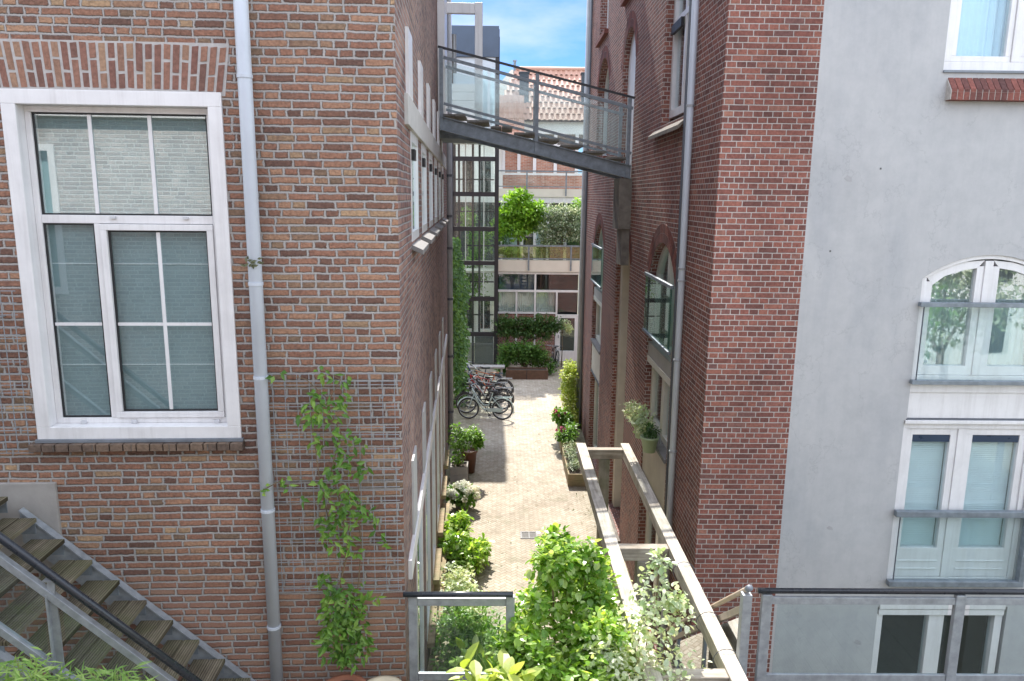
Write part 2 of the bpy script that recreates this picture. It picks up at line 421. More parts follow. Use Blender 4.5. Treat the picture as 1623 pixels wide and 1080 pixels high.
def tile():
    m = Mat('clay_tile'); g = m.nt.nodes.new('ShaderNodeNewGeometry'); rn = N(m.nt, g.outputs['Random Per Island'])
    c = m.ramp(rn, [(.42,.22,.155),(.46,.26,.19),(.49,.29,.22),(.44,.24,.17)]); c = m.mixc(.5, c, m.ramp(m.noise(6,3), [(.3,(.46,)*3),(.7,(.6,)*3)]), 'OVERLAY')
    return m.set(c,.65)
TILE = tile()
L_IVY = leafmat('ivy_leaf', [(.05,.125,.028),(.09,.20,.04),(.16,.30,.065),(.065,.15,.03)])
L_BUSH = leafmat('bright_leaf', [(.10,.24,.03),(.21,.40,.06),(.36,.56,.12),(.58,.70,.36),(.16,.33,.045)], .48, .24, (1.45,1.3,.5))
L_PALE = leafmat('variegated_leaf', [(.34,.46,.22),(.52,.60,.38),(.74,.78,.62),(.84,.85,.74),(.42,.54,.28)], .36, .4, (1.15,1.15,.7))
L_YEL = leafmat('yellow_green_leaf', [(.30,.42,.07),(.45,.52,.12),(.58,.58,.24),(.35,.48,.09)], .4, .45)
L_VINE = leafmat('vine_leaf', [(.07,.17,.025),(.11,.25,.035),(.17,.33,.05),(.26,.40,.09),(.09,.20,.03)], .4, .4)
L_BAMB = leafmat('bamboo_leaf', [(.15,.29,.06),(.23,.39,.09),(.32,.48,.14),(.40,.52,.20)], .35, .5)
L_DARK = leafmat('dark_hedge_leaf', [(.035,.09,.026),(.06,.135,.036),(.11,.21,.055),(.045,.105,.032)], .25, .4)
L_MID = leafmat('garden_leaf', [(.09,.20,.035),(.14,.28,.05),(.21,.38,.08),(.30,.44,.15)], .42, .4)
L_LIME = leafmat('lime_tree_leaf', [(.17,.34,.04),(.26,.46,.06),(.38,.56,.10),(.12,.26,.03)], .45, .42)
L_SILV = leafmat('silver_leaf', [(.10,.17,.085),(.20,.28,.16),(.42,.48,.34),(.66,.69,.58)], .3, .5, (1.1,1.1,.8))
PETAL = leafmat('white_petal', [(.88,.86,.80),(.93,.91,.87),(.86,.80,.74)], .4, .6, (1.0,1.0,.95))
PINK = leafmat('pink_petal', [(.55,.12,.22),(.62,.22,.32)], .3, .6, (1.1,.8,.9))

def paving():
    m = Mat('herringbone_pavers'); x,y,z = m.sep(m.obj)
    w = .068; k = .70710678
    a = (x+y)*(k/w) + 800.0; b = (y-x)*(k/w) + 800.0
    wob = m.sep(m.noise(9,2,col=True)); a = a+(wob[0]-.5)*.16; b = b+(wob[1]-.5)*.16
    i = a.floor(); j = b.floor(); fx = a.fract(); fy = b.fract(); q = (i-j).mod(4.0)
    e0 = q.lt(.5); e1 = q.gt(.5)*q.lt(1.5); e2 = q.gt(1.5)*q.lt(2.5); e3 = q.gt(2.5)
    l = fx+e1*9.0; r = fx*-1.0+1.0+e0*9.0; bt = fy+e2*9.0; tp = fy*-1.0+1.0+e3*9.0
    d = l.min(r).min(bt.min(tp)); mask = ((d-.035)/.06).clamp()
    rn = m.white(m.vec(i-e1, j-e2, 2.0))
    c = m.ramp(rn, [(.36,.32,.265),(.42,.38,.32),(.47,.43,.365),(.39,.345,.285),(.43,.38,.315)])
    c = m.mixc(mask, m.mixc(m.noise(1.3,4), (.22,.18,.13), (.33,.28,.21)), c)
    st = m.noise(.8,6); c = m.mixc(1.0, c, m.ramp(st, [(.3,(.80,.78,.75)),(.6,(1.05,1.04,1.02))]), 'MULTIPLY'); c = m.mixc(1.0, c, m.ramp(m.noise(4.5,5,rough=.75), [(.34,(.84,.82,.79)),(.5,(1,1,1))]), 'MULTIPLY')
    c = m.mixc(m.ramp(m.noise(1.7,5), [(.56,(0,0,0)),(.70,(.5,.5,.5))]), c, (.20,.20,.13))
    # weeds and dirt gather beside both walls
    side_ = ((x-.55).abs()-1.05).max(0.0)*2.2
    c = m.mixc((side_*(m.noise(3.0,5)*1.6-.25)).clamp()*.75, c, (.15,.15,.085))
    c = m.mixc(.35, c, m.ramp(m.noise(50,3), [(.3,(.3,)*3),(.7,(.75,)*3)]), 'OVERLAY')
    m.bump(mask+m.noise(40,3)*.4, .6, .006)
    return m.set(c,.9,spec=.2)
PAVE = paving()

# ------------------------------------------------------------------ setting
g = MB().add([(-150,-150,0),(150,-150,0),(150,200,0),(-150,200,0)], [(0,1,2,3)])
setting('ground', g, PAVE)

# wall maps: (along, height, depth inward) -> point
FL = lambda u,v,d: (u, 6.0+d, v)            # left house front   (L frame)
SL = lambda u,v,d: (-.55-d, u, v)           # left house side    (L frame)
FR = lambda u,v,d: (u, 8.1+d, v)            # right house front
SR = lambda u,v,d: (2.245+d, u, v)          # right house side
def ymap(Y): return lambda u,v,d: (u, Y+d, v)

def seg(u0,u1,sp,rise,n=14):
    """points of a segmental arch from (u0,sp) to (u1,sp)"""
    h = (u1-u0)/2; r = (h*h+rise*rise)/(2*rise); cy = sp+rise-r; c = (u0+u1)/2; a = math.asin(min(1,h/r))
    if rise > h: a = math.pi-a
    return [(c+r*math.sin(-a+2*a*i/n), cy+r*math.cos(-a+2*a*i/n)) for i in range(n+1)]
def hole_wall(mb, M, u0,u1,v0,v1, holes):
    us = sorted({u0,u1,*[q for h in holes for q in (h['u0'],h['u1'])]}); vs = sorted({v0,v1,*[q for h in holes for q in (h['v0'],h['v1'])]})
    us = [q for q in us if u0<=q<=u1]; vs = [q for q in vs if v0<=q<=v1]
    for a,b in zip(us,us[1:]):
        for c,d in zip(vs,vs[1:]):
            um,vm = (a+b)/2,(c+d)/2
            if any(h['u0']<um<h['u1'] and h['v0']<vm<h['v1'] for h in holes): continue
            mb.add([M(a,c,0),M(b,c,0),M(b,d,0),M(a,d,0)], [(0,1,2,3)])
    for h in holes:
        D = h['d']; a,b,c,d = h['u0'],h['u1'],h['v0'],h['v1']; r = h.get('rise',0); sp = d-r
        mb.add([M(a,c,0),M(a,sp,0),M(a,sp,D),M(a,c,D)],[(0,1,2,3)]); mb.add([M(b,c,0),M(b,sp,0),M(b,sp,D),M(b,c,D)],[(0,1,2,3)])
        mb.add([M(a,c,0),M(b,c,0),M(b,c,D),M(a,c,D)],[(0,1,2,3)])
        if r:
            p = seg(a,b,sp,r)
            for (x0,y0),(x1,y1) in zip(p,p[1:]):
                mb.add([M(x0,y0,0),M(x1,y1,0),M(x1,y1,D),M(x0,y0,D)],[(0,1,2,3)])
                mb.add([M(x0,y0,0),M(x1,y1,0),M(x1,d,0),M(x0,d,0)],[(0,1,2,3)])
        else: mb.add([M(a,d,0),M(b,d,0),M(b,d,D),M(a,d,D)],[(0,1,2,3)])
    return mb
def frame(mb, M, u0,u1,v0,v1,w,d0,d1, rise=0, bot=None):
    bot = w if bot is None else bot
    mb.pbox(M,u0,u1,v0,v0+bot,d0,d1)
    if rise:
        sp = v1-rise; mb.pbox(M,u0,u0+w,v0+bot,sp,d0,d1); mb.pbox(M,u1-w,u1,v0+bot,sp,d0,d1)
        h = (u1-u0)/2; k = (h-w)/h
        mb.mring(M, seg(u0,u1,sp,rise), seg(u0+w,u1-w,sp,max(.02,rise-w*.75)), d0,d1)
    else:
        mb.pbox(M,u0,u0+w,v0+bot,v1-w,d0,d1); mb.pbox(M,u1-w,u1,v0+bot,v1-w,d0,d1); mb.pbox(M,u0,u1,v1-w,v1,d0,d1)
    return mb
def pane(M,u0,u1,v0,v1,d,rise=0,t=.008):
    mb = MB()
    if rise: mb.mprism(M, [(u0,v0),(u1,v0)]+seg(u0,u1,v1-rise,rise)[::-1], d, d+t)
    else: mb.pbox(M,u0,u1,v0,v1,d,d+t)
    return mb
def voussoirs(M,u0,u1,sp,rise,th,n,d0,d1,rings=1):
    """ring of single bricks round an arch, radially laid"""
    mb = MB()
    h=(u1-u0)/2; r=(h*h+rise*rise)/(2*rise); cy=sp+rise-r; c=(u0+u1)/2; a=math.asin(min(1,h/r))
    if rise>h: a=math.pi-a
    for q in range(rings):
        r0=r+q*th/rings+.004; r1=r+(q+1)*th/rings-.004
        for i in range(n):
            t0=-a+2*a*(i+.07)/n; t1=-a+2*a*(i+.93)/n
            P=lambda rr,t:(c+rr*math.sin(t),cy+rr*math.cos(t))
            mb.mprism(M,[P(r0,t0),P(r1,t0),P(r1,t1),P(r0,t1)],d0,d1)
    return mb
def arch_back(M,u0,u1,sp,rise,th,d0,d1):
    h=(u1-u0)/2; r=(h*h+rise*rise)/(2*rise); cy=sp+rise-r; c=(u0+u1)/2; a=math.asin(min(1,h/r))
    if rise>h: a=math.pi-a
    o=[(c+(r+th)*math.sin(-a+2*a*i/16),cy+(r+th)*math.cos(-a+2*a*i/16)) for i in range(17)]
    return MB().mring(M,o,[(c+r*math.sin(-a+2*a*i/16),cy+r*math.cos(-a+2*a*i/16)) for i in range(17)],d0,d1)
def curtain(M,u0,u1,v0,v1,d,amp=.025,folds=12):
    mb=MB(); n=folds*6; ph=rng.random()*6
    for i in range(n+1):
        t=i/n; u=u0+(u1-u0)*t; dd=d+amp*math.sin(t*folds*6.28+ph)*(.6+.4*math.sin(t*9+ph))
        mb.v += [M(u,v0,dd+.01*math.sin(t*31)),M(u,v1,dd)]
    mb.f += [(2*i,2*i+1,2*i+3,2*i+2) for i in range(n)]
    return mb

# ================================================================== LEFT BRICK HOUSE
lh = thing('brick_house','hand-made brown brick house with a tall white window and grey downpipe','building',(-3.5,9,0),'L')
lowy = [7.37+1.66*i for i in range(7)]
LH = 12.3
front = MB(); hole_wall(front,FL,-12,-.55,0,LH,[dict(u0=-3.43,u1=-1.86,v0=4.56,v1=7.23,d=.22)])
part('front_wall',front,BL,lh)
side = MB(); sh=[]
for y in lowy[:6]:
    sh.append(dict(u0=y,u1=y+1.02,v0=6.06,v1=7.10,d=.05)); sh.append(dict(u0=y,u1=y+1.02,v0=.75,v1=3.05,d=.05))
hole_wall(side,SL,6.0,19.4,0,LH,sh)
part('side_wall',side,BLSIDE,lh)
rest = MB(); rest.box(-12,-.56,19.38,19.5,0,LH); rest.box(-12,-11.9,6.01,19.38,0,LH)
part('rear_wall',rest,BLSIDE,lh)
part('roof',MB().box(-12.2,-.5,5.9,19.7,LH,LH+.25),LEAD,lh)
# soldier course over the big window: single bricks standing on end, slightly fanned
so = MB(); bk = MB()
n=34; W0,W1=-4.0,-1.83
for i in range(n):
    a=W0+(W1-W0)*i/n; b=W0+(W1-W0)*(i+1)/n; mid=-2.75
    f=lambda u,top: u+(u-mid)*.055*top
    dz=-.03*((a-mid)/1.2)**2
    if i%2: cuts=[(0,.61),(.67,1)]
    else: cuts=[(0,.32),(.38,1)]
    for c0,c1 in cuts:
        z0=7.262+dz+c0*.315; z1=7.262+dz+c1*.315; e=rng.uniform(-.006,.006); g0=.0105
        so.mprism(FL,[(f(a,c0)+g0,z0+e),(f(b,c0)-g0,z0),(f(b,c1)-g0,z1),(f(a,c1)+g0,z1+e)],-.007+rng.uniform(-.003,.003),.05)
bk.mprism(FL,[(W0-.05,7.225),(W1+.01,7.215),(W1+.06,7.59),(W0-.1,7.59)],-.003,.02)
sol=part('soldier_course',so,VOUSL,lh); part('mortar_bed',bk,simple('arch_mortar',(.42,.40,.385),.95,var=.15,scale=25),sol)
# sill
s2=MB(); k=16
for i in range(k):
    a=-3.50+1.68*i/k; s2.box(a+.004,a+1.68/k-.004,5.925+rng.uniform(-.004,.004),6.05,4.462,4.522)
sl=part('window_sill',s2,brick('sill_brick',.3,.3,.001,[(0,(.11,.08,.065)),(.5,(.16,.115,.088)),(1,(.20,.14,.10))], (.25,.23,.21),'half'),lh,bevel=.004)
part('flashing',MB().box(-3.46,-1.83,5.965,6.06,4.524,4.552),LEAD,sl,bevel=.003)
# big window
wf=MB(); frame(wf,FL,-3.444,-1.845,4.552,7.24,.105,-.022,.20,bot=.10)
w=part('window',wf,WHITE,lh,bevel=.004)
fi=MB(); frame(fi,FL,-3.338,-1.952,4.653,7.134,.045,.085,.19)
fi.pbox(FL,-3.292,-1.998,6.262,6.325,.088,.19); fi.pbox(FL,-2.905,-2.86,4.70,6.261,.088,.19)
part('mullion',fi,WHITE,w,bevel=.003)
sa=MB(); frame(sa,FL,-2.856,-1.999,4.700,6.258,.048,.070,.14)
part('casement',sa,WHITE,w,bevel=.004)
gk=MB()
for a,b,c,d,D in ((-3.292,-1.998,6.326,7.088,.10),(-3.292,-2.906,4.699,6.260,.10),(-2.806,-2.048,4.75,6.209,.095)):
    frame(gk,FL,a,b,c,d,.012,D,D+.02)
part('gasket',gk,RUBBER,w)
pn=MB()
for a,b,c,d in ((-3.28,-2.01,6.338,7.076),(-3.28,-2.918,4.711,6.248),(-2.794,-2.06,4.762,6.197)): pn.pbox(FL,a,b,c,d,.108,.116)
part('pane',pn,GLWIN,w)
gb=MB()
for u,a,b in ((-2.875,6.338,7.076),(-2.43,6.338,7.076),(-2.43,4.762,6.197)): gb.pbox(FL,u-.014,u+.014,a,b,.101,.107)
gb.pbox(FL,-3.28,-2.918,5.455,5.480,.101,.107); gb.pbox(FL,-2.794,-2.445,5.455,5.480,.101,.107); gb.pbox(FL,-2.415,-2.06,5.455,5.480,.101,.107)
part('glazing_bar',gb,WHITE,w)
bl=MB().pbox(FL,-3.30,-1.98,4.68,7.10,.17,.175)
part('blind',bl,BLIND,w)
bl2=MB()
for z in (5.94,5.12): bl2.pbox(FL,-3.29,-1.99,z,z+.008,.163,.168)
part('blind_cord',bl2,SLAT,w)
hg=MB()
for u in (-3.12,-2.72,-2.06): hg.pbox(FL,u-.02,u+.02,4.655,4.678,.06,.084)
for u in (-2.75,-2.2): hg.pbox(FL,u-.02,u+.02,6.30,6.318,.066,.087)
part('drain_cap',hg,simple('grey_cap',(.55,.55,.57),.5),w)
# concrete plinth panel at the stair head
part('plinth',MB().pbox(FL,-4.6,-3.345,3.4,4.185,-.03,.02),CONC,lh,bevel=.006)
# downpipe
dp=MB().tube([(-1.65,5.93,2.1),(-1.65,5.93,LH-.1)],.0525,20)
d=part('downpipe',dp,PIPE,lh,smooth=True)
cl=MB()
for z in (7.35,5.815,5.07,3.95,2.9):
    part('bracket',MB().tube([(-1.65,5.93,z-.012),(-1.65,5.93,z+.012)],.058,20).box(-1.662,-1.638,5.935,6.0,z-.01,z+.01),PIPE,d)
ms=MB()
for i in range(14): ms.leaf((-1.65+rng.uniform(-.05,.05),5.872,5.98+rng.uniform(-.05,.05)),(rng.uniform(-1,1),-.2,rng.uniform(-.3,.3)),(0,-1,0),.05,.02)
part('moss_tuft',ms,simple('moss',(.12,.13,.07),.9),d,recalc=False)
# side windows of the left house: band, upper panels, frames, sills
part('upper_band',MB().pbox(SL,6.75,17.9,7.10,7.36,-.035,.03),simple('band_concrete',(.50,.49,.47),.8,var=.12,scale=6),lh,bevel=.006)
part('lower_band',MB().pbox(SL,6.4,17.9,3.05,3.24,-.035,.03),WHITE,lh,bevel=.006)
for i,y in enumerate(lowy[:6]):
    part('upper_panel',MB().pbox(SL,y-.44,y+.02,7.362,7.93,-.03,.02),WHITE,lh)
    part('transom_panel',MB().pbox(SL,y-.44,y+.02,3.242,4.0,-.02,.02),simple('pale_grey_panel',(.46,.455,.45),.6,var=.1,scale=5),lh)
    for z0,z1 in ((6.06,7.10),(.75,3.05)):
        f=MB(); frame(f,SL,y,y+1.02,z0,z1,.09,-.006,.045); ww=part('window',f,WHITE,lh)
        part('pane',MB().pbox(SL,y+.09,y+.93,z0+.09,z1-.09,.016,.022),GLW,ww)
        part('blind',MB().pbox(SL,y+.02,y+1.0,z0,z1,.046,.049),SLAT if z0>5 else ROOM,ww)
        if z0>5: part('shutter_box',MB().pbox(SL,y+.0,y+.22,6.83,6.93,-.04,-.007),RUBBER,ww)
    sm=MB(); sm.add([SL(y-.02,6.05,.03),SL(y+1.04,6.05,.03),SL(y+1.04,5.985,-.11),SL(y-.02,5.985,-.11),SL(y-.02,6.0,.03),SL(y+1.04,6.0,.03),SL(y+1.04,5.935,-.11),SL(y-.02,5.935,-.11)],[(0,1,2,3),(7,6,5,4),(0,3,7,4),(1,5,6,2),(2,6,7,3),(0,4,5,1)])
    part('window_sill',sm,SILLW,lh,bevel=.004)
    part('window_sill',MB().pbox(SL,y-.02,y+1.04,.66,.735,-.10,.03),PLANK,lh,bevel=.004)
part('wall_plank',MB().pbox(SL,9.0,14.5,.30,.36,-.16,-.002),PLANK,lh)
fp=MB().tube([(-.48,19.3,0),(-.48,19.3,LH)],.07,12); q=part('downpipe',fp,PIPED,lh,smooth=True)
cl=MB()
for z in (.9,2.4,3.9,5.2,6.0,7.0,8.4): part('bracket',MB().tube([(-.48,19.3,z-.03),(-.48,19.3,z+.03)],.085,12),CABLE,q)

# white entrance frame at the head of the footbridge
pf=MB(); pf.box(.12,.27,15.55,15.7,7.75,10.18); pf.box(-.55,.12,15.56,15.69,10.0,10.18); pf.box(-.58,-.36,14.0,15.54,7.75,10.18)
pt=thing('entrance_frame','white entrance frame at the upper end of the metal footbridge','frame',(-.2,15.6,7.75),'L')
part('post',MB().box(.12,.27,15.55,15.7,7.70,10.18),WHITE,pt,bevel=.006)
part('lintel',MB().box(-.545,.119,15.56,15.69,9.98,10.17),WHITE,pt,bevel=.006)
part('jamb',MB().box(-.547,-.42,13.95,15.55,7.72,10.16),WHITE,pt,bevel=.006)
part('lamp',MB().tube([(-.30,16.4,9.0),(-.30,16.4,9.75)],.05,10).box(-.5,-.3,16.38,16.42,9.3,9.4),GALV,pt)
part('landing',MB().box(-.547,.30,14.62,15.9,7.56,7.70),GALVD,pt)

# ================================================================== wire trellises
def trellis(x0,x1,z0,z1,label):
    mb=MB(); n=round((x1-x0)/.094)
    for i in range(n+1):
        x=x0+(x1-x0)*i/n; mb.bar((x,5.957,z0),(x,5.957,z1),.0055,.0055,(0,1,0))
    n=round((z1-z0)/.092)
    for i in range(n+1):
        z=z0+(z1-z0)*i/n; mb.bar((x0-.03,5.95,z),(x1+.03,5.95,z),.0055,.0055)
        if i%5==0: mb.bar((x0-.03,5.95,z+.03),(x1+.03,5.95,z+.03),.0055,.0055)
    t=thing('wire_trellis',label,'trellis',((x0+x1)/2,5.95,z0),'L','wire trellises on the brown brick wall')
    part('mesh_panel',mb,GALV,t)
    st=MB()
    for x in (x0+.1,x1-.1):
        for z in (z0+.2,z1-.2): st.tube([(x,5.95,z),(x,6.0,z)],.008,6)
    part('standoff',st,GALV,t)
trellis(-1.57,-.60,3.2,5.09,'wire mesh trellis with a green climber, between grey downpipe and house corner')
trellis(-4.4,-3.50,4.45,5.75,'bare wire mesh trellis at the left side of the big white window')

# ------------------------------------------------------------------ foliage helpers
def rv(r=rng): 
    while True:
        v=Vector((r.uniform(-1,1),r.uniform(-1,1),r.uniform(-1,1)))
        if .05<v.length<1: return v.normalized()
def cloud(blobs,n,L,W,droop=.2,shell=.5,rl=False,up=.45,lumps=.38):
    mb=MB(); vol=[b[3]*b[4]*b[5] if len(b)>4 else b[3]**2.2 for b in blobs]; tot=sum(vol)
    for b,vv in zip(blobs,vol):
        rx,ry,rz=(b[3],b[4],b[5]) if len(b)>4 else (b[3],)*3
        p1,p2,p3=(rng.uniform(0,6) for _ in range(3))
        for _ in range(max(3,int(n*vv/tot))):
            d=rv(); lum=1+lumps*math.sin(d.x*5+p1)*math.sin(d.y*5+p2)+lumps*.7*math.sin(d.z*7+p3)
            lum=min(lum,1.18); t=(1-shell)+shell*rng.random(); t=t if rng.random()<.75 else rng.random()
            p=Vector((b[0]+d.x*rx*t*lum,b[1]+d.y*ry*t*lum,b[2]+d.z*rz*t*lum))
            ld=(d*.7+rv()*.9+Vector((0,-.15,-droop))); nr=d*.3+Vector((0,.25,up+.75))+rv()*.5
            s=rng.uniform(.5,1.25)
            (mb.round_leaf if rl else mb.leaf)(p,ld,nr,L*s,W*s)
    return mb
def stems(base,blobs,r=.012,jit=.06,n=5):
    mb=MB(); b=Vector(base)
    for bb in blobs:
        e=Vector(bb[:3]); pts=[]
        for i in range(n):
            t=i/(n-1); p=b.lerp(e,t); p+=Vector((rng.uniform(-jit,jit),rng.uniform(-jit,jit),0))*math.sin(t*math.pi); pts.append(p)
        mb.tube(pts,r,6,r1=r*.35)
    return mb
def pot_mb(c,r,h,taper=.75,rim=.02):
    return MB().lathe([(0,0),(r*taper,0),(r*.97,h-.05),(r+rim,h-.05),(r+rim,h),(r-.015,h),(r-.03,h-.06),(0,h-.06)],c,24)

# climbing plant in a terracotta pot
VC=[(-1.033,2.814,.225,150),(-1.05,3.107,.19,110),(-1.122,3.31,.125,40),(-.863,3.218,.125,30),(-1.199,3.351,.07,16),(-1.082,3.733,.14,60),(-1.155,3.845,.11,40),(-.947,3.952,.13,50),(-1.046,4.063,.15,80),(-1.142,4.228,.125,45),(-1.011,4.361,.125,45),(-.861,4.306,.07,18),(-.88,4.547,.07,14),(-1.029,4.601,.11,30),(-1.206,4.55,.08,20),(-1.122,4.812,.13,60),(-1.272,4.787,.1,35),(-1.216,4.943,.08,20),(-.994,4.916,.06,12),(-1.014,5.071,.06,14),(-1.16,5.122,.07,16),(-1.505,5.098,.05,8),(-1.65,4.153,.05,9),(-1.471,4.205,.07,14),(-1.376,4.068,.04,6),(-.794,3.895,.06,12),(-.756,3.755,.04,6),(-.686,3.636,.035,6),(-.958,3.562,.05,10)]
cp=thing('climbing_plant','bright green climber in a terracotta pot, trained up the wire trellis','plant',(-1.04,5.72,2.1),'L')
part('pot',pot_mb((-1.04,5.70,2.1),.175,.36),TERRA,cp,smooth=True)
part('soil',MB().lathe([(0,.33),(.15,.33)],(-1.04,5.70,2.1),20),SOIL,cp)
lf=MB()
for x,z,r,n in VC:
    r*=.95
    for _ in range(int(n*(1.7 if n>100 else .62))):
        a=rng.uniform(0,6.28); q=r*math.sqrt(rng.random()); dep=.03+.35*r*rng.random()*2
        p=(x+q*math.cos(a),5.93-dep,z+q*math.sin(a))
        lf.leaf(p,(rng.uniform(-.9,.9),rng.uniform(-.7,.1),rng.uniform(-1,.25)),(rng.uniform(-.5,.5),-1,rng.uniform(0,1)),rng.uniform(.045,.10),rng.uniform(.022,.042))
part('foliage',lf,L_VINE,cp,recalc=False)
vs=MB()
path=[(-1.04,2.5),(-1.05,2.9),(-1.08,3.3),(-1.0,3.6),(-1.06,4.0),(-1.12,4.3),(-1.03,4.6),(-1.14,4.85),(-1.02,5.05),(-1.16,5.13)]
vs.tube([(x,5.92,z) for x,z in path],.009,6,r1=.004)
vs.tube([(-1.04,5.9,2.5),(-.95,5.93,3.1),(-.9,5.94,3.6),(-.92,5.94,4.0),(-.87,5.94,4.5)],.006,6,r1=.003)
vs.tube([(-1.08,5.93,4.1),(-1.3,5.94,4.2),(-1.5,5.93,4.22),(-1.66,5.86,4.15)],.004,6)
vs.tube([(-1.14,5.93,4.9),(-1.3,5.94,5.05),(-1.5,5.94,5.1)],.004,6)
vs.tube([(-1.15,5.93,3.8),(-1.22,5.93,4.2),(-1.27,5.93,4.75)],.005,6)
part('stem',vs,TWIG,cp,smooth=True)
solo('flower_pot',pot_mb((-.72,5.68,2.1),.15,.36,.72,.03),BEIGEP,'empty beige pot beside the terracotta pot at the house corner','pot',(-.72,5.68,2.1),'L',smooth=True)

# ================================================================== metal stair on the left
st=thing('metal_stair','galvanised metal stair with mossy grooved wooden treads and black handrail','stair',(-2.6,5.2,2.1),'L')
X0,Z0=-3.446,3.943
for i in range(-1,10):
    x=X0+.2*i; z=Z0-.1832*i
    t=MB(); t.box(x-.262,x-.134,4.70,5.85,z-.036,z); t.box(x-.128,x,4.70,5.85,z-.036,z-.001)
    tr=part('tread',t,TREADW,st,bevel=.004)
    part('tread_bracket',MB().box(x-.255,x-.02,5.852,5.858,z-.14,z-.03).box(x-.255,x-.02,4.692,4.698,z-.14,z-.03),GALVD,tr)
part('landing',MB().box(-4.7,-3.67,4.7,5.85,4.07,4.12),DECKW,st)
def slope(x): return Z0-(x-X0)*.916
for y,nm in ((5.905,'a'),(4.66,'b')):
    m=MB(); xa,xb=-3.60,-1.62
    m.mprism(lambda u,v,d:(u,y-.02+d,v),[(xa,slope(xa)-.37),(xb,slope(xb)-.37),(xb,slope(xb)-.11),(xa,slope(xa)-.11)],.012,.028)
    m.mprism(lambda u,v,d:(u,y-.02+d,v),[(xa,slope(xa)-.112),(xb,slope(xb)-.112),(xb,slope(xb)-.095),(xa,slope(xa)-.095)],0,.07)
    part('stringer',m,GALV,st)
HX=lambda x:4.337-(x+2.977)*.917
part('handrail',MB().tube([(-4.4,4.65,HX(-4.4)),(-1.55,4.65,HX(-1.55))],.027,14),BLACKT,st,smooth=True)
fr=MB(); o=-.155
fr.bar((-4.4,4.65,HX(-4.4)+o),(-1.55,4.65,HX(-1.55)+o),.045,.05); fr.bar((-4.4,4.65,HX(-4.4)-.70),(-1.55,4.65,HX(-1.55)-.70),.045,.05)
part('rail_frame',fr,GALV,st,bevel=.004)
for x in (-2.70,-1.62):
    m=MB(); m.box(x-.028,x+.028,4.648,4.66,HX(x)-1.0,HX(x)-.135).box(x-.028,x-.018,4.62,4.648,HX(x)-1.0,HX(x)-.14).bar((x,4.645,HX(x)-.14),(x+.01,4.65,HX(x)-.03),.05,.012,(0,1,0)).box(x-.035,x+.035,4.628,4.675,HX(x)-.05,HX(x)-.038)
    part('post',m,GALV,st)
gm=MB(); Mx=lambda u,v,d:(u,4.645+d,v)
for a,b in ((-4.3,-2.76),(-2.64,-1.66)): gm.mprism(Mx,[(a,HX(a)-.19),(b,HX(b)-.19),(b,HX(b)-.66),(a,HX(a)-.66)],0,.008)
part('glass_panel',gm,GLB,st)

# bamboo in front of the stair
bb=[(-2.95,4.3,3.50,.30,.2,.22),(-2.68,4.32,3.54,.24,.18,.22),(-2.42,4.35,3.42,.22,.18,.18),(-2.18,4.36,3.46,.17,.14,.17),(-2.08,4.38,3.36,.13,.12,.12),(-2.6,4.3,3.25,.5,.2,.2)]
bp=thing('bamboo','fine-leaved green bamboo growing in front of the metal stair','plant',(-2.6,4.3,2.1),'L')
lf=MB()
for b in bb:
    for _ in range(int(2400*b[3]*b[5]/.15/3)):
        d=rv(); t=rng.random()**.5; p=(b[0]+d.x*b[3]*t,b[1]+d.y*b[4]*t,b[2]+d.z*b[5]*t)
        lf.leaf(p,(rng.uniform(-1,1),rng.uniform(-.7,.4),rng.uniform(-.7,.5)),(rng.uniform(-.4,.4),-.5,1),rng.uniform(.07,.14),rng.uniform(.010,.017))
part('foliage',lf,L_BAMB,bp,recalc=False)
cm=MB()
for b in bb:
    for _ in range(4): x=b[0]+rng.uniform(-.15,.15); cm.tube([(x,4.3,2.1),(x+rng.uniform(-.05,.05),4.3,3.0),(x+rng.uniform(-.12,.12),4.3,b[2]+b[5]*.8)],.006,6,r1=.002)
part('culm',cm,simple('culm_green',(.25,.30,.10),.5),bp)

# ================================================================== deck and railings
dk=MB()
for i in range(44):
    x=-4.6+.152*i
    if x>2.05: break
    dk.box(x,x+.145,4.4,5.84,2.06,2.1)
for i in range(40):
    x=2.06+.152*i; dk.box(x,x+.145,4.4,5.84,2.06,2.1)
de=thing('timber_deck','grey grooved timber deck along the foot of the houses','deck',(1.5,5.1,0))
part('boards',dk,DECKW,de)
part('joist',MB().box(-4.6,8.1,4.42,4.5,1.9,2.058).box(-4.6,8.1,5.7,5.78,1.9,2.058),GALVD,de)
for x in (-4.0,.6,4.0,7.8): part('support',MB().box(x,x+.08,4.43,4.51,0,1.9).box(x,x+.08,5.69,5.77,0,1.9),GALVD,de)

lr=thing('glass_railing','short glass railing with black handrail at the corner of the brown brick house','railing',(0,5.9,2.1),'R','glass deck railings')
part('handrail',MB().tube([(-.83,5.87,3.185),(.10,5.88,3.185)],.024,14),BLACKT,lr,smooth=True)
fm=MB(); fm.box(-.715,.04,5.885,5.915,3.07,3.14); fm.box(-.715,.04,5.885,5.915,2.36,2.43)
part('rail_frame',fm,GALV,lr,bevel=.004)
for x in (-.79,.04): part('post',MB().box(x,x+.074,5.875,5.925,1.95,3.16),GALV,lr,bevel=.005)
part('glass_panel',MB().box(-.70,.03,5.896,5.904,2.431,3.069),GLB,lr)
rr=thing('glass_railing','long glass railing with black handrail in front of the grey rendered house','railing',(4.5,5.9,2.1),'R','glass deck railings')
part('handrail',MB().tube([(2.19,5.9,3.218),(8.4,5.9,3.218)],.024,14),BLACKT,rr,smooth=True)
xs=[2.226,3.89,5.56,7.23]
fm=MB()
for a,b in zip(xs,xs[1:]): fm.box(a+.086,b-.001,5.885,5.915,3.10,3.165); fm.box(a+.086,b-.001,5.885,5.915,2.36,2.432)
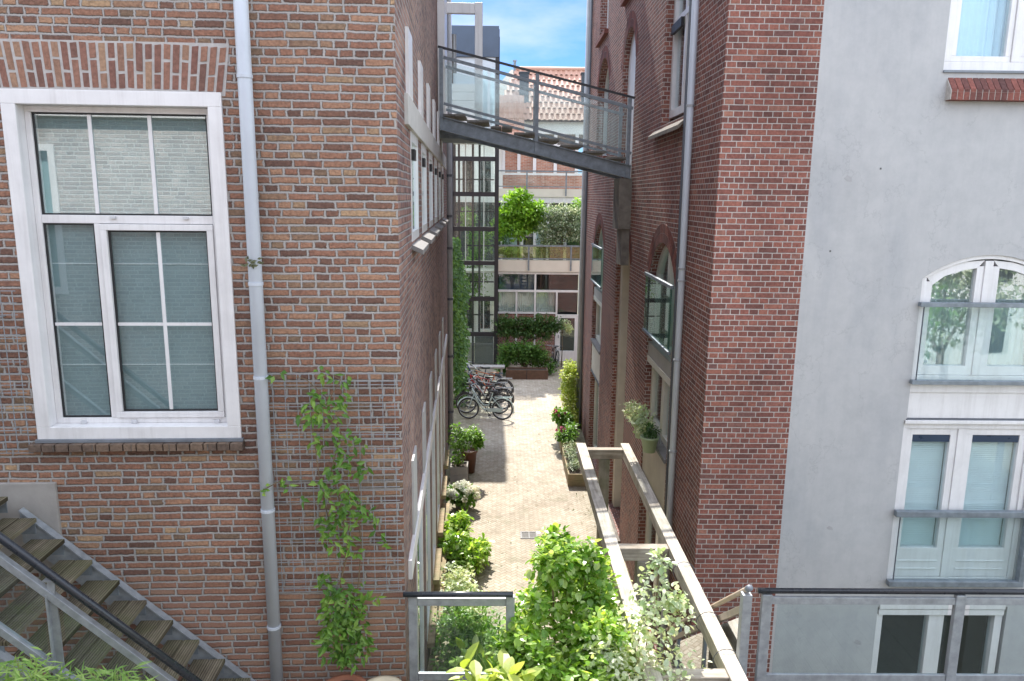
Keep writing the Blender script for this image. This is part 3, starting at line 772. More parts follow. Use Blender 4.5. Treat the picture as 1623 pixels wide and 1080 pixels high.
part('rail_frame',fm,GALV,rr,bevel=.004)
for x in xs: part('post',MB().box(x,x+.085,5.875,5.925,1.95,3.19),GALV,rr,bevel=.005)
for a,b in zip(xs,xs[1:]): part('glass_panel',MB().box(a+.14,b-.05,5.896,5.904,2.40,3.13),GLB,rr)
# railing of the steps that go down into the alley
sr=thing('stair_railing','sloping glass railing with brass coloured handrail beside the pergola','railing',(2.09,5.9,2.1),'R')
RZ=lambda y:3.25-(y-5.87)*.757
part('handrail',MB().tube([(2.09,5.85,RZ(5.85)),(2.09,8.6,RZ(8.6))],.023,12),simple('brown_handrail',(.42,.33,.24),.35),sr,smooth=True)
part('end_cap',MB().tube([(2.09,5.82,RZ(5.82)),(2.09,5.87,RZ(5.87))],.028,12),LEAD,sr,smooth=True)
fm=MB()
for o in (-.17,-1.0): fm.bar((2.09,5.93,RZ(5.93)+o),(2.09,8.5,RZ(8.5)+o),.045,.06)
part('rail_frame',fm,simple('tan_steel',(.36,.31,.26),.45,metal=.3,var=.2,scale=12),sr,bevel=.004)
part('post',MB().box(2.05,2.13,5.85,5.93,1.95,3.2),GALV,sr,bevel=.005)
for y in (6.95,8.0): part('post',MB().box(2.07,2.115,y,y+.05,RZ(y)-1.25,RZ(y)-.03),GALVD,sr)
Mz=lambda u,v,d:(2.086+d,u,v); gm=MB()
for a,b in ((5.97,6.90),(7.04,7.96),(8.08,8.46)): gm.mprism(Mz,[(a,RZ(a)-.24),(b,RZ(b)-.24),(b,RZ(b)-.94),(a,RZ(a)-.94)],0,.008)
part('glass_panel',gm,GLR,sr)
ss=thing('deck_steps','timber steps going down from the deck beside the sloping railing','steps',(1.6,7,0))
for i in range(10): part('tread',MB().box(1.15,2.03,5.95+.27*i,6.21+.27*i,1.86-.2*i,1.90-.2*i),DECKW,ss)
part('stringer',MB().bar((1.17,5.9,1.85),(1.17,8.6,-.1),.04,.2).bar((2.01,5.9,1.85),(2.01,8.6,-.1),.04,.2),GALVD,ss)

# ================================================================== pergola
pg=thing('pergola','weathered silver timber pergola with two long beams reaching over the alley','pergola',(1.6,8.6,0))
for x0,x1 in ((1.19,1.34),(1.905,2.045)): part('beam',MB().box(x0,x1,5.1,11.66,2.44,2.6),WOODY,pg,bevel=.008)
for y in (11.36,7.96,5.62): part('crosspiece',MB().box(1.341,1.904,y,y+.13,2.43,2.585),WOODX,pg,bevel=.008)
for y in (11.35,7.95): 
    part('post',MB().box(1.545,1.70,y,y+.15,0,2.428),WOODZ,pg,bevel=.008)
bo_=MB()
for y in (11.43,8.02,5.68):
    for x in (1.18,2.055): bo_.tube([(x-.012,y,2.51),(x+.012,y,2.51)],.012,8)
part('bolt',bo_,GALVD,pg)
wr=MB()
for y in (7.55,6.55,5.95):
    wr.torus((1.975,y,2.52),(0,1,0),.115,.004,16,4)
part('wire_tie',wr,CABLE,pg)

# ================================================================== RIGHT BRICK HOUSE
RH=13.2
rh=thing('brick_house','dark red brick house with pale joints and arched side windows along the alley','building',(2.8,12,0))
part('front_wall',MB().add([FR(2.245,0,0),FR(3.215,0,0),FR(3.215,RH,0),FR(2.245,RH,0)],[(0,1,2,3)]),BR,rh)
SY=[(9.83,11.6),(17.1,18.9)]
hs=[]
for a,b in SY: hs.append(dict(u0=a,u1=b,v0=0.05,v1=5.88,rise=.52,d=.22))
hs.append(dict(u0=13.45,u1=15.1,v0=.12,v1=5.92,rise=.60,d=.42))
hs.append(dict(u0=9.76,u1=11.25,v0=7.52,v1=9.75,rise=.45,d=.2))
hs.append(dict(u0=13.7,u1=15.12,v0=6.86,v1=9.52,rise=.62,d=.3))
hs.append(dict(u0=17.1,u1=19.15,v0=7.4,v1=9.62,rise=.62,d=.3))
hs.append(dict(u0=17.6,u1=19.1,v0=10.15,v1=12.2,rise=.45,d=.25))
hs.append(dict(u0=13.6,u1=15.1,v0=10.15,v1=12.2,rise=.45,d=.25))
part('side_wall',hole_wall(MB(),SR,8.1,22.0,0,RH,hs),BR,rh)
part('rear_wall',MB().box(2.246,9,21.98,22.1,0,RH),BR,rh)
part('roof',MB().box(2.2,9,8.0,22.2,RH,RH+.25),LEAD,rh)
for h in hs:
    a,b,sp,r=h['u0'],h['u1'],h['v1']-h['rise'],h['rise']
    v=part('arch',voussoirs(SR,a,b,sp,r,.27,22,-.006,.08,rings=2),VOUS,rh); part('mortar_bed',arch_back(SR,a,b,sp,r,.275,-.002,.03),MORTD,v)
# tall windows with green glass guards
for (a,b) in SY:
    f=MB(); D0,D1=.10,.19
    frame(f,SR,a,b,4.30,5.88,.10,D0,D1,rise=.52); f.pbox(SR,(a+b)/2-.07,(a+b)/2+.07,4.40,5.78,D0,D1)
    w=part('window',f,CREAMF,rh,bevel=.004)
    part('pane',pane(SR,a+.09,b-.09,4.39,5.80,.15,rise=.45),GLW,w)
    part('curtain',curtain(SR,a+.03,b-.03,4.35,5.6,.26,.03,14),CURT,w)
    part('room',MB().pbox(SR,a-.05,b+.05,4.2,5.95,.5,.52),ROOM,w)
    part('panel',MB().pbox(SR,a,b,4.08,4.298,.03,.19),GREYW,rh)
    f=MB(); frame(f,SR,a,b,2.98,4.07,.10,D0,D1); f.pbox(SR,(a+b)/2-.09,(a+b)/2+.09,3.08,3.97,D0,D1); f.pbox(SR,a-.0,b+.0,3.98,4.078,.02,.098)
    w=part('window',f,CREAMF,rh,bevel=.004)
    part('pane',pane(SR,a+.1,b-.1,3.08,3.97,.15),GLW,w)
    part('room',MB().pbox(SR,a,b,2.9,4.1,.30,.32),ROOM,w)
    part('window_sill',MB().pbox(SR,a,b,2.92,2.978,-.03,.19),SILLW,rh)
    part('panel',MB().pbox(SR,a,b,2.18,2.918,.02,.19),CREAMW,rh)
    part('panel_trim',MB().pbox(SR,a,b,2.14,2.178,.0,.19),CABLE,rh)
    f=MB(); frame(f,SR,a,b,.06,2.138,.11,.12,.19); f.pbox(SR,(a+b)/2-.09,(a+b)/2+.09,.17,2.02,.12,.19)
    w=part('door',f,CREAMF,rh,bevel=.004)
    part('pane',pane(SR,a+.11,b-.11,.17,2.02,.16),GLW,w); part('room',MB().pbox(SR,a,b,.0,2.2,.30,.32),ROOM,w)
    gd=part('glass_guard',MB().pbox(SR,a-.03,b+.03,4.50,5.33,-.052,-.04),GLG,rh)
    part('guard_rail',MB().pbox(SR,a-.06,b+.06,5.332,5.38,-.07,-.025).pbox(SR,a-.06,b+.06,4.455,4.498,-.07,-.025),GALVD,gd,bevel=.003)
# niche with pale plaster
nc=MB(); nc.pbox(SR,13.45,15.1,.12,5.92,.42,.44); part('niche_back',nc,GREYW,rh)
part('niche_jamb',MB().pbox(SR,14.86,15.098,.13,5.40,.09,.415),CREAMW,rh)
part('niche_soffit',MB().mring(SR,seg(13.46,15.09,5.315,.595),seg(13.6,14.95,5.315,.45),.10,.415),CREAMW,rh)
part('doorstep',MB().pbox(SR,13.3,15.2,0,.11,-.25,.41),CONCD,rh)
# window beside the pipe
f=MB(); frame(f,SR,9.76,11.25,7.62,9.73,.11,.11,.2,rise=.44); f.pbox(SR,10.43,10.52,7.73,9.62,.11,.2); f.pbox(SR,9.87,11.14,8.86,8.94,.105,.2)
w=part('window',f,WHITE,rh,bevel=.004); part('pane',pane(SR,9.86,11.15,7.72,9.62,.16,rise=.38),GLW,w); part('room',MB().pbox(SR,9.7,11.3,7.5,9.8,.34,.36),ROOM,w)
part('shutter_box',MB().pbox(SR,10.53,11.13,8.74,8.855,.06,.104),RUBBER,w)
sm=MB(); n=22
for i in range(n):
    a=9.72+1.98*i/n; b=9.72+1.98*(i+1)/n-.008
    sm.hexa([SR(a,7.53,.1),SR(b,7.53,.1),SR(b,7.35,-.10),SR(a,7.35,-.10),SR(a,7.57,.1),SR(b,7.57,.1),SR(b,7.40,-.10),SR(a,7.40,-.10)])
part('window_sill',sm,CONCD,rh)
# large white opening where the footbridge arrives, window behind it
part('doorway',MB().mprism(SR,[(13.71,6.87),(15.11,6.87)]+seg(13.71,15.11,8.90,.61)[::-1],.10,.12),WHITE,rh)
for a,b,z0,z1,r in ((17.1,19.15,7.4,9.62,.62),(17.6,19.1,10.15,12.2,.45),(13.6,15.1,10.15,12.2,.45)):
    f=MB(); frame(f,SR,a,b,z0,z1,.09,.16,.24,rise=r); f.pbox(SR,(a+b)/2-.04,(a+b)/2+.04,z0+.09,z1-.08,.16,.24)
    w=part('window',f,WHITE,rh); part('pane',pane(SR,a+.08,b-.08,z0+.08,z1-.08,.2,rise=r*.85),GLW,w); part('room',MB().pbox(SR,a,b,z0,z1,.34,.36),ROOM,w)
    part('window_sill',MB().pbox(SR,a-.08,b+.08,z0-.10,z0,-.09,.15),VOUS,rh)
part('corbel',MB().box(2.02,2.243,13.55,14.25,5.95,6.84).box(2.10,2.244,13.6,14.2,5.3,5.949),CONCD,rh)
d=part('downpipe',MB().tube([(2.19,9.22,.1),(2.19,9.32,RH-.1)],.042,14),PIPE,rh,smooth=True)
cl=MB()
for z in (7.58,5.65,5.5,4.5,3.3,2.2): 
    y=9.22+.1*z/RH; part('bracket',MB().tube([(2.19,y,z-.012),(2.19,y,z+.012)],.05,14).box(2.18,2.24,y-.01,y+.01,z-.008,z+.008),PIPED,d)
part('cable',MB().tube([(2.232,9.62,.1),(2.232,9.74,RH-.2)],.022,8),CABLE,rh,smooth=True)
part('downpipe',MB().tube([(2.17,21.0,0),(2.17,21.0,RH)],.07,12),PIPED,rh,smooth=True)
part('cable',MB().tube([(2.19,20.6,0),(2.19,20.6,RH)],.035,8),CABLE,rh,smooth=True)

# ================================================================== GREY RENDERED HOUSE
gh=thing('rendered_house','pale grey rendered house with white windows and glass French balcony guards','building',(6,9,0))
gholes=[dict(u0=4.53,u1=6.0,v0=4.08,v1=5.935,rise=.26,d=.14),dict(u0=4.505,u1=6.0,v0=2.10,v1=4.08,d=.14),dict(u0=4.44,u1=5.98,v0=.0,v1=1.80,d=.14),dict(u0=4.50,u1=6.0,v0=7.80,v1=9.6,d=.14)]
gw=hole_wall(MB(),FR,3.215,12.0,0,12.6,gholes)
part('front_wall',gw,STUCCO,gh)
part('rear_wall',MB().box(3.3,12,21.5,21.6,0,12.6).box(11.9,12,8.11,21.5,0,12.6),STUCCO,gh)
part('roof',MB().box(3.3,12.1,8.2,21.6,12.6,12.8),LEAD,gh)
hm=MB()
for x,z in ((3.955,6.83),(3.50,5.96)): hm.pbox(FR,x-.009,x+.009,z-.010,z+.010,-.002,.002)
part('anchor_hole',hm,simple('hole_grey',(.12,.12,.12),.9),gh)
pm=MB()
for x,z,s in ((3.62,6.72,.045),(3.78,2.78,.04),(4.24,1.33,.05)): pm.mprism(FR,[(x-s,z+s*.1),(x-s*.3,z+s*.9),(x+s*.8,z+s*.3),(x+s,z-s*.6),(x-s*.1,z-s*.5)],-.002,.002)
part('scuff',pm,PATCH,gh)
# top window
f=MB(); frame(f,FR,4.497,6.0,7.825,9.6,.09,.03,.13); f.pbox(FR,5.21,5.30,7.916,9.5,.03,.13)
for a,b in ((4.588,5.208),(5.302,5.908)): frame(f,FR,a,b,7.918,9.498,.055,.045,.125)
w=part('window',f,WHITE,gh,bevel=.004)
part('pane',MB().pbox(FR,4.60,5.89,7.96,9.46,.08,.088),GLW,w)
part('curtain',curtain(FR,4.56,5.95,7.85,9.55,.24,.03,16),CURTB,w)
sm=MB(); sb=MB()
for i in range(26):
    a=4.56+.0645*i; b=a+.056
    sm.hexa([FR(a,7.60,-.10),FR(b,7.60,-.10),FR(b,7.775,.04),FR(a,7.775,.04),FR(a,7.63,-.10),FR(b,7.63,-.10),FR(b,7.80,.04),FR(a,7.80,.04)])
    sm.pbox(FR,a,b,7.40 if 0 else 7.52,7.598,-.10,.0)
sb.hexa([FR(4.55,7.525,-.097),FR(6.24,7.525,-.097),FR(6.24,7.525,.1),FR(4.55,7.525,.1),FR(4.55,7.618,-.097),FR(6.24,7.618,-.097),FR(6.24,7.79,.04),FR(4.55,7.79,.04)])
s_=part('window_sill',sm,VOUS,gh); part('mortar_bed',sb,MORT,s_)
part('flashing',MB().pbox(FR,4.5,6.0,7.801,7.824,-.02,.06),LEAD,s_)
# arched window with French balcony
f=MB(); frame(f,FR,4.53,6.0,4.535,5.935,.06,.02,.13,rise=.255); f.pbox(FR,5.215,5.305,4.6,5.87,.028,.13)
w=part('window',f,WHITE,gh,bevel=.004)
for a,b in ((4.592,5.213),(5.307,5.938)):
    s2=MB(); s2.pbox(FR,a,a+.075,4.60,5.64 if a<5 else 5.81,.041,.119); s2.pbox(FR,b-.075,b,4.60,5.81 if a<5 else 5.64,.041,.119); s2.pbox(FR,a+.075,b-.075,4.60,4.70,.04,.12)
    L_=a<5
    top=[(a,5.70),(a+(b-a)*.33,5.80),(a+(b-a)*.66,5.855),(b,5.875)] if L_ else [(a,5.875),(a+(b-a)*.33,5.855),(a+(b-a)*.66,5.80),(b,5.70)]
    inn=[(a+.075,5.60),(a+.2,5.70),(a+.4,5.765),(b-.075,5.79)] if L_ else [(a+.075,5.79),(a+.24,5.765),(a+.43,5.70),(b-.075,5.60)]
    s2.mring(FR,top,inn,.04,.12)
    part('casement',s2,WHITE,w)
    part('pane',MB().mprism(FR,[(a+.07,4.69),(b-.07,4.69)]+[(x,z+.01) for x,z in inn[::-1]],.08,.088),GLREF,w)
part('curtain',curtain(FR,4.75,5.24,4.6,5.75,.30,.035,6),CURT,w)
part('curtain',curtain(FR,5.36,5.95,4.6,5.75,.30,.035,9),CURT,w)
part('room',MB().pbox(FR,4.4,6.1,4.0,6.0,.9,.92).pbox(FR,4.4,6.1,4.45,4.5,.15,.9),ROOM,w)
gd=part('glass_guard',MB().pbox(FR,4.56,6.0,4.56,5.375,-.055,-.043),GLB,gh)
part('guard_rail',MB().pbox(FR,4.50,6.03,5.376,5.424,-.085,-.02).pbox(FR,4.50,6.03,4.512,4.558,-.085,-.02),GALVD,gd,bevel=.004)
part('guard_edge',MB().pbox(FR,4.552,4.559,4.56,5.375,-.057,-.041),CABLE,gd)
# panel between the storeys
pp=MB(); pp.pbox(FR,4.535,5.995,4.10,4.40,.03,.13); pp.pbox(FR,4.53,6.0,4.401,4.51,.01,.13); pp.pbox(FR,4.51,6.0,4.045,4.085,-.02,.13)
part('panel',pp,WHITE,gh,bevel=.004); part('panel_gap',MB().pbox(FR,4.52,6.0,4.086,4.099,.0,.13),CABLE,gh)
# French doors
f=MB(); frame(f,FR,4.505,6.0,2.13,4.04,.06,.02,.13,bot=.03); f.pbox(FR,5.15,5.25,2.162,3.978,.028,.13)
w=part('french_door',f,WHITE,gh,bevel=.004)
for a,b in ((4.567,5.148),(5.252,5.938)):
    s2=MB(); frame(s2,FR,a,b,2.165,3.976,.075,.04,.12,bot=.36)
    s2.pbox(FR,a+.06,b-.06,2.36,2.374,.030,.042); s2.pbox(FR,a+.06,b-.06,2.26,2.274,.030,.042)
    part('leaf',s2,WHITE,w,bevel=.003)
    part('pane',MB().pbox(FR,a+.075,b-.075,2.525,3.90,.075,.083),GLW,w)
    part('blind_box',MB().pbox(FR,a+.078,b-.078,3.815,3.895,.05,.073),NAVY,w)
    s2=MB()
    for i in range(56):
        z=2.53+.023*i; s2.hexa([FR(a+.08,z,.115),FR(b-.08,z,.115),FR(b-.08,z+.012,.135),FR(a+.08,z+.012,.135),FR(a+.08,z+.002,.115),FR(b-.08,z+.002,.115),FR(b-.08,z+.014,.135),FR(a+.08,z+.014,.135)])
    s2.pbox(FR,a+.06,b-.06,2.5,3.92,.16,.163)
    part('blind',s2,SLAT,w)
gd=part('glass_guard',MB().pbox(FR,4.56,5.98,2.17,2.955,-.055,-.043),GLB,gh)
part('guard_rail',MB().pbox(FR,4.49,6.12,2.957,3.026,-.09,-.02).pbox(FR,4.49,6.06,2.10,2.165,-.09,-.02).pbox(FR,6.0,6.06,2.166,2.956,-.09,-.02),GALVD,gd,bevel=.004)
part('guard_edge',MB().pbox(FR,4.552,4.559,2.17,2.955,-.057,-.041),CABLE,gd)
# lower doors
f=MB(); f.pbox(FR,4.46,5.95,1.69,1.76,.0,.13); f.pbox(FR,4.46,5.95,1.772,1.83,-.012,.13); f.pbox(FR,4.44,4.52,.02,1.689,.02,.13); f.pbox(FR,5.86,5.95,.02,1.689,.02,.13); f.pbox(FR,5.08,5.26,.02,1.689,.03,.13)
f.pbox(FR,4.44,5.95,.02,.2,.02,.13)
w=part('french_door',f,WHITE,gh,bevel=.003)
part('pane',MB().pbox(FR,4.52,5.08,.2,1.688,.08,.088).pbox(FR,5.26,5.86,.2,1.688,.08,.088),GLW,w); part('room',MB().pbox(FR,4.4,6.0,0,1.75,.35,.37),DARK,w)

# ================================================================== FOOTBRIDGE
fb=thing('footbridge','stepped metal footbridge with glass sides crossing between the two brick houses','footbridge',(.6,14,6.9))
BX0,BX1=-1.13,2.215
bz=lambda x: 7.86-(x-BX0)*(.80/(BX1-BX0))     # top of stringer
for y,lab in ((13.6,0),(14.62,1)):
    xa=BX0 if lab==0 else BX0-.05
    m=MB(); My=lambda u,v,d:(u,y-.03+d,v)
    m.mprism(My,[(xa,bz(xa)-.235),(BX1,bz(BX1)-.235),(BX1,bz(BX1)),(xa,bz(xa))],.02,.035)
    m.mprism(My,[(xa,bz(xa)-.235),(BX1,bz(BX1)-.235),(BX1,bz(BX1)-.222),(xa,bz(xa)-.222)],-.04,.10) ; m.mprism(My,[(xa,bz(xa)-.013),(BX1,bz(BX1)-.013),(BX1,bz(BX1)),(xa,bz(xa))],-.04,.10)
    part('stringer',m,GALVD,fb)
    hr=lambda x:9.0-(x+1.132)*(.80/3.337)
    part('handrail',MB().bar((xa-.03,y-.02,hr(xa)),(BX1+.02,y-.02,hr(BX1)),.05,.035),STEELD if lab==0 else GALV,fb)
    m=MB(); m.bar((xa+.06,y,hr(xa)-.17),(BX1,y,hr(BX1)-.17),.04,.05); m.bar((xa+.06,y,hr(xa)-.93),(BX1,y,hr(BX1)-.93),.04,.045)
    part('rail_frame',m,GALVD,fb)
    for x in (xa+.02,.545,BX1-.06):
        m=MB().box(x-.03,x+.03,y-.045,y-.033,bz(x)-.22,hr(x)-.02).box(x-.03,x-.02,y-.033,y+.02,bz(x)-.2,hr(x)-.02).box(x+.02,x+.03,y-.033,y+.02,bz(x)-.2,hr(x)-.02)
        part('post',m,GALVD,fb)
    gm=MB(); Mg=lambda u,v,d:(u,y-.004+d,v)
    for a,b in ((xa+.08,.50),(.59,BX1-.10)): gm.mprism(Mg,[(a,hr(a)-.89),(b,hr(b)-.89),(b,hr(b)-.21),(a,hr(a)-.21)],0,.009)
    part('glass_panel',gm,GLC,fb)
for i in range(8):
    x=BX0+.04+i*.415; z=bz(x+.39)+.15
    t=MB().box(x,x+.19,13.66,14.55,z-.04,z).box(x+.195,x+.385,13.66,14.55,z-.04,z-.001)
    part('tread',t,TREADB,fb,bevel=.004)

# ================================================================== COURT BUILDING
CY=29.7
F0=ymap(CY); F1=ymap(32.5); F2=ymap(34.6)
cb=thing('terrace_building','white framed courtyard building stepping back in glass fenced terraces','building',(1.5,31,0))
m=MB(); m.box(-4,6,CY+.25,32.4,3.5,3.59); m.box(3.06,6,CY,CY+.2,0,3.58); part('terrace_floor',m,CREAMB,cb)
part('fascia',MB().box(-.24,6,CY-.06,CY+.24,3.60,4.05),CREAMB,cb)
# ground floor frames
f=MB(); f.pbox(F0,-.25,3.05,3.50,3.58,0,.12); f.pbox(F0,-.25,3.05,2.79,2.87,0,.12); f.pbox(F0,-.25,2.08,1.92,1.98,0,.12)
for x,z0,z1 in ((.50,0,2.79),(1.24,0,3.5),(2.10,0,2.79),(3.0,0,3.5)): f.pbox(F0,x-.035,x+.035,z0,z1,-.006,.126)
part('window_frame',f,WHITE,cb)
part('pane',MB().pbox(F0,-.25,3.0,2.0,3.5,.07,.078),glass('court_glass',(.85,.9,.92),1.7,warp=.02),cb)
part('room',MB().pbox(F0,-.3,3.05,0,3.5,1.2,1.22),DARK,cb)
part('blind_panel',MB().pbox(F0,-.2,1.2,2.87,3.5,.16,.17),simple('dark_blue_blind',(.03,.05,.09),.5),cb); cu=curtain(F0,-.2,2.02,1.98,2.79,.14,.03,26); part('curtain',cu,simple('cream_curtain',(.66,.66,.58),.9,var=.12,scale=3),cb)
part('brick_apron',MB().pbox(F0,-.25,2.05,0,1.9,.02,.10),BR,cb)
f=MB(); frame(f,F0,2.13,2.98,0,1.90,.14,.0,.07,bot=.42); dr=part('door',f,WHITE,cb); part('pane',MB().pbox(F0,2.26,2.85,.42,1.77,.03,.036),GLW,dr)
part('door_handle',MB().pbox(F0,2.18,2.22,.95,1.08,-.03,-.001),GALV,dr)
# terrace 1 rail
def glassrail(y,z0,z1,posts,x0,x1,gl,zb):
    m=MB().box(x0,x1,y-.02,y+.02,z1-.03,z1+.03).box(x0,x1,y-.015,y+.015,z0-.02,z0+.02); r_=part('balustrade',m,GALVD,cb)
    for p in posts: part('post',MB().box(p-.03,p+.03,y-.05,y-.021,zb,z1),GALVD,r_)
    part('glass_panel',MB().box(x0,x1,y-.004,y+.004,z0+.02,z1-.03),gl,r_)
glassrail(CY-.07,4.12,4.62,(.957,2.616),-.24,5.5,GLO,3.65)
# storey behind terrace 1
f=MB(); f.pbox(F1,-2.2,6,6.25,6.5,-.05,.2)
for x in (-.1,.75,1.3,1.85,2.6,3.3): f.pbox(F1,x-.06,x+.06,3.6,6.25,0,.15)
part('window_frame',f,WHITE,cb)
part('pane',MB().pbox(F1,-2.2,6,3.6,6.25,.07,.08),GLW,cb); part('room',MB().pbox(F1,-2.2,6,3.6,6.3,.8,.82),DARK,cb)
part('curtain',curtain(F1,.0,.8,3.7,6.2,.3,.04,10),CURT,cb); part('curtain',curtain(F1,1.35,1.7,3.7,6.2,.3,.04,5),CURT,cb)
part('terrace_floor',MB().box(-2.2,6,32.55,34.5,6.5,6.6),CREAMB,cb)
part('fascia',MB().box(-.28,6,32.4,32.53,6.50,6.83),CREAMB,cb)
glassrail(32.38,6.92,7.56,(.925,2.576),-.28,5.5,GLT,6.55)
# top storey
part('wall',MB().pbox(F2,-2.2,-.1,6.6,9.9,0,.2).pbox(F2,-.1,6,9.25,9.9,0,.2),WREND,cb)
f=MB()
for x in (-.07,.62,1.32,2.25,3.2): f.pbox(F2,x-.07,x+.07,7.55,9.25,-.03,.12)
f.pbox(F2,-.14,6,7.45,7.549,-.03,.12); f.pbox(F2,-.14,6,8.7,8.78,-.02,.12)
part('window_frame',f,WHITE,cb)
part('brick_apron',MB().pbox(F2,-.1,6,6.6,7.448,.0,.2),BPALE,cb)
part('brick_reflection',MB().pbox(F2,-.03,.58,7.55,8.7,.06,.1).pbox(F2,.66,1.26,7.55,8.7,.06,.1).pbox(F2,1.38,2.2,7.55,8.7,.06,.1).pbox(F2,2.31,3.15,7.55,8.7,.06,.1),BPALE,cb)  # brick slabs in the frames imitate orange brick reflected in the panes
part('pane',MB().pbox(F2,-.03,6,8.78,9.25,.04,.05),GLW,cb); part('room',MB().pbox(F2,-.1,6,8.7,9.3,.3,.32),ROOM,cb)
# tiled roof, every pantile modelled
tl=MB(); ys=35.0; ye=37.4; zs=9.9; ze=12.45; rows=9
rw=MB(); rw.add([(-1.6,34.4,9.75),(6,34.4,9.75),(6,37.5,12.40),(.25,37.5,12.40)],[(0,1,2,3)])
def pantiles(mb,x0f,x1,y0,z0,y1,z1,rows,w=.24):
    sl=Vector((0,y1-y0,z1-z0)); nrm=Vector((0,-(z1-z0),y1-y0)).normalized()
    for r_ in range(rows):
        t0=r_/rows; t1=(r_+1.12)/rows; x=x0f(t0)
        while x<x1:
            for k in range(6):
                a=k/6; b=(k+1)/6
                h=lambda q:.022*math.sin(q*6.283)+.02
                p0=Vector((x+w*a,y0,z0)); p1=Vector((x+w*b,y0,z0))
                A=p0+sl*t0+nrm*(h(a)+.03); B=p1+sl*t0+nrm*(h(b)+.03); Cc=p1+sl*t1+nrm*h(b); D=p0+sl*t1+nrm*h(a)
                if k==0: n0=len(mb.v); mb.v+= [tuple(A),tuple(D)]
                mb.v+=[tuple(B),tuple(Cc)]; q=n0+2*k; mb.f.append((q,q+2,q+3,q+1))
            x+=w
pantiles(tl,lambda t:-.5+1.0*t,5.5,34.4,9.80,37.5,12.40,rows)
rf=part('roof',tl,TILE,cb,recalc=False); part('roof_deck',rw,STEELD,rf)
part('ridge',MB().tube([(.4,37.5,12.46),(5.6,37.5,12.46)],.1,8),TILE,cb)
for x in (.62,3.42): part('chimney',MB().box(x,x+.42,35.4,35.8,10.4,11.95).box(x-.04,x+.46,35.36,35.84,11.95,12.0),simple('dark_vent',(.04,.055,.07),.6),cb)
part('vent_pipe',MB().tube([(.42,37.4,12.3),(.42,37.4,12.75)],.06,8).tube([(.42,37.4,12.75),(.42,37.4,12.82)],.09,8),GALVD,cb)
# lower wing of the roof on the left of it
tl=MB(); pantiles(tl,lambda t:-.30,.66,32.9,9.0,33.9,10.75,7,.22); part('roof',tl,TILE,cb,recalc=False)

# ------------------------------------------------------------------ glass stair tower
tw=thing('glass_tower','tall glazed lift tower with dark steel frame and dark blue top','tower',(-1.1,29,0))
TX0,TX1,TY0,TY1=-2.0,-.25,28.2,29.6
for x,y in ((TX0,TY0),(TX1-.1,TY0),(TX0,TY1-.1),(TX1-.1,TY1-.1)): part('column',MB().box(x-.02,x+.12,y,y+.1,0,12.3),STEELD,tw)
for z in (.06,1.348,2.70,4.05,5.31,6.573,7.836):
    part('beam',MB().box(TX0+.1,TX1-.1,TY0,TY0+.09,z-.08,z+.08).box(TX0,TX0+.09,TY0+.1,TY1-.1,z-.055,z+.055).box(TX1-.09,TX1,TY0+.1,TY1-.1,z-.055,z+.055),STEELD,tw)
part('glass_panel',MB().box(TX0+.1,TX1-.1,TY0+.04,TY0+.048,.1,8.4),GLT,tw)
part('glass_panel',MB().box(TX1-.05,TX1-.042,TY0+.1,TY1-.1,.1,8.4),GLT,tw)
part('glass_panel',MB().box(TX0+.1,TX1-.1,TY1-.06,TY1-.052,.1,8.4),GLT,tw)
gr=MB()
for x in (-1.72,-1.2): gr.box(x-.04,x+.04,28.9,28.96,0,8.4)
for z in (1.9,3.2,4.6,5.9,7.1): gr.box(-1.9,-.4,29.3,29.36,z,z+.05)
gr.box(-1.0,-.92,29.2,29.28,0,8.4)
part('guide_rail',gr,STEELD,tw)
part('guide_rail',MB().box(-1.48,-1.44,28.6,28.64,0,8.4).box(-.8,-.76,28.7,28.74,0,8.4),WHITE,tw)
part('lift_car',MB().box(-1.1,-.4,28.5,29.3,.15,1.2),simple('lift_green',(.11,.13,.125),.5),tw)
part('upper_wall',MB().box(-.94,TX1-.1,TY0+.02,TY1-.02,8.4,11.35).box(TX0+.1,-.94,TY0+.06,TY1-.02,10.45,11.35),simple('pale_blue_panel',(.55,.62,.68),.4,var=.08,scale=2),tw)
bo=MB()
for i in range(7): bo.box(TX0+.0,-.945,TY0-.02,TY1-.05,8.42+.29*i,8.42+.29*i+.282)
part('boarding',bo,BOARD,tw,bevel=.006)
wd=MB()
for x in (-.80,-.55): wd.box(x,x+.15,TY0+.008,TY0+.018,8.6,11.0)
part('pane',wd,GLW,tw)
part('top_cladding',MB().box(TX0-.3,TX1,TY0-.03,TY1+.1,11.36,12.4),ROOFD,tw)
# house behind the court on the left, seen through the tower
bh=thing('white_house','white rendered house behind the glazed lift tower','building',(-2.5,36,0))
part('wall',MB().box(-7,-.32,33.4,38,0,9.0),WREND,bh)
for x in (-1.9,-1.1):
    for z in (.6,3.6,6.6):
        q=part('window',frame(MB(),ymap(33.4),x,x+.55,z,z+1.6,.06,-.03,.02),WHITE,bh); part('pane',MB().pbox(ymap(33.4),x+.06,x+.49,z+.06,z+1.54,-.012,-.004),glass('dark_pane',(.15,.17,.17),2.0),q)
part('roof',MB().add([(-7.2,33.2,8.95),(-.3,33.2,8.95),(-.3,36,10.6),(-7.2,36,10.6),(-7.2,38.2,8.95),(-.3,38.2,8.95)],[(0,1,2,3),(3,2,5,4),(0,4,5,1)]),TILE,bh)

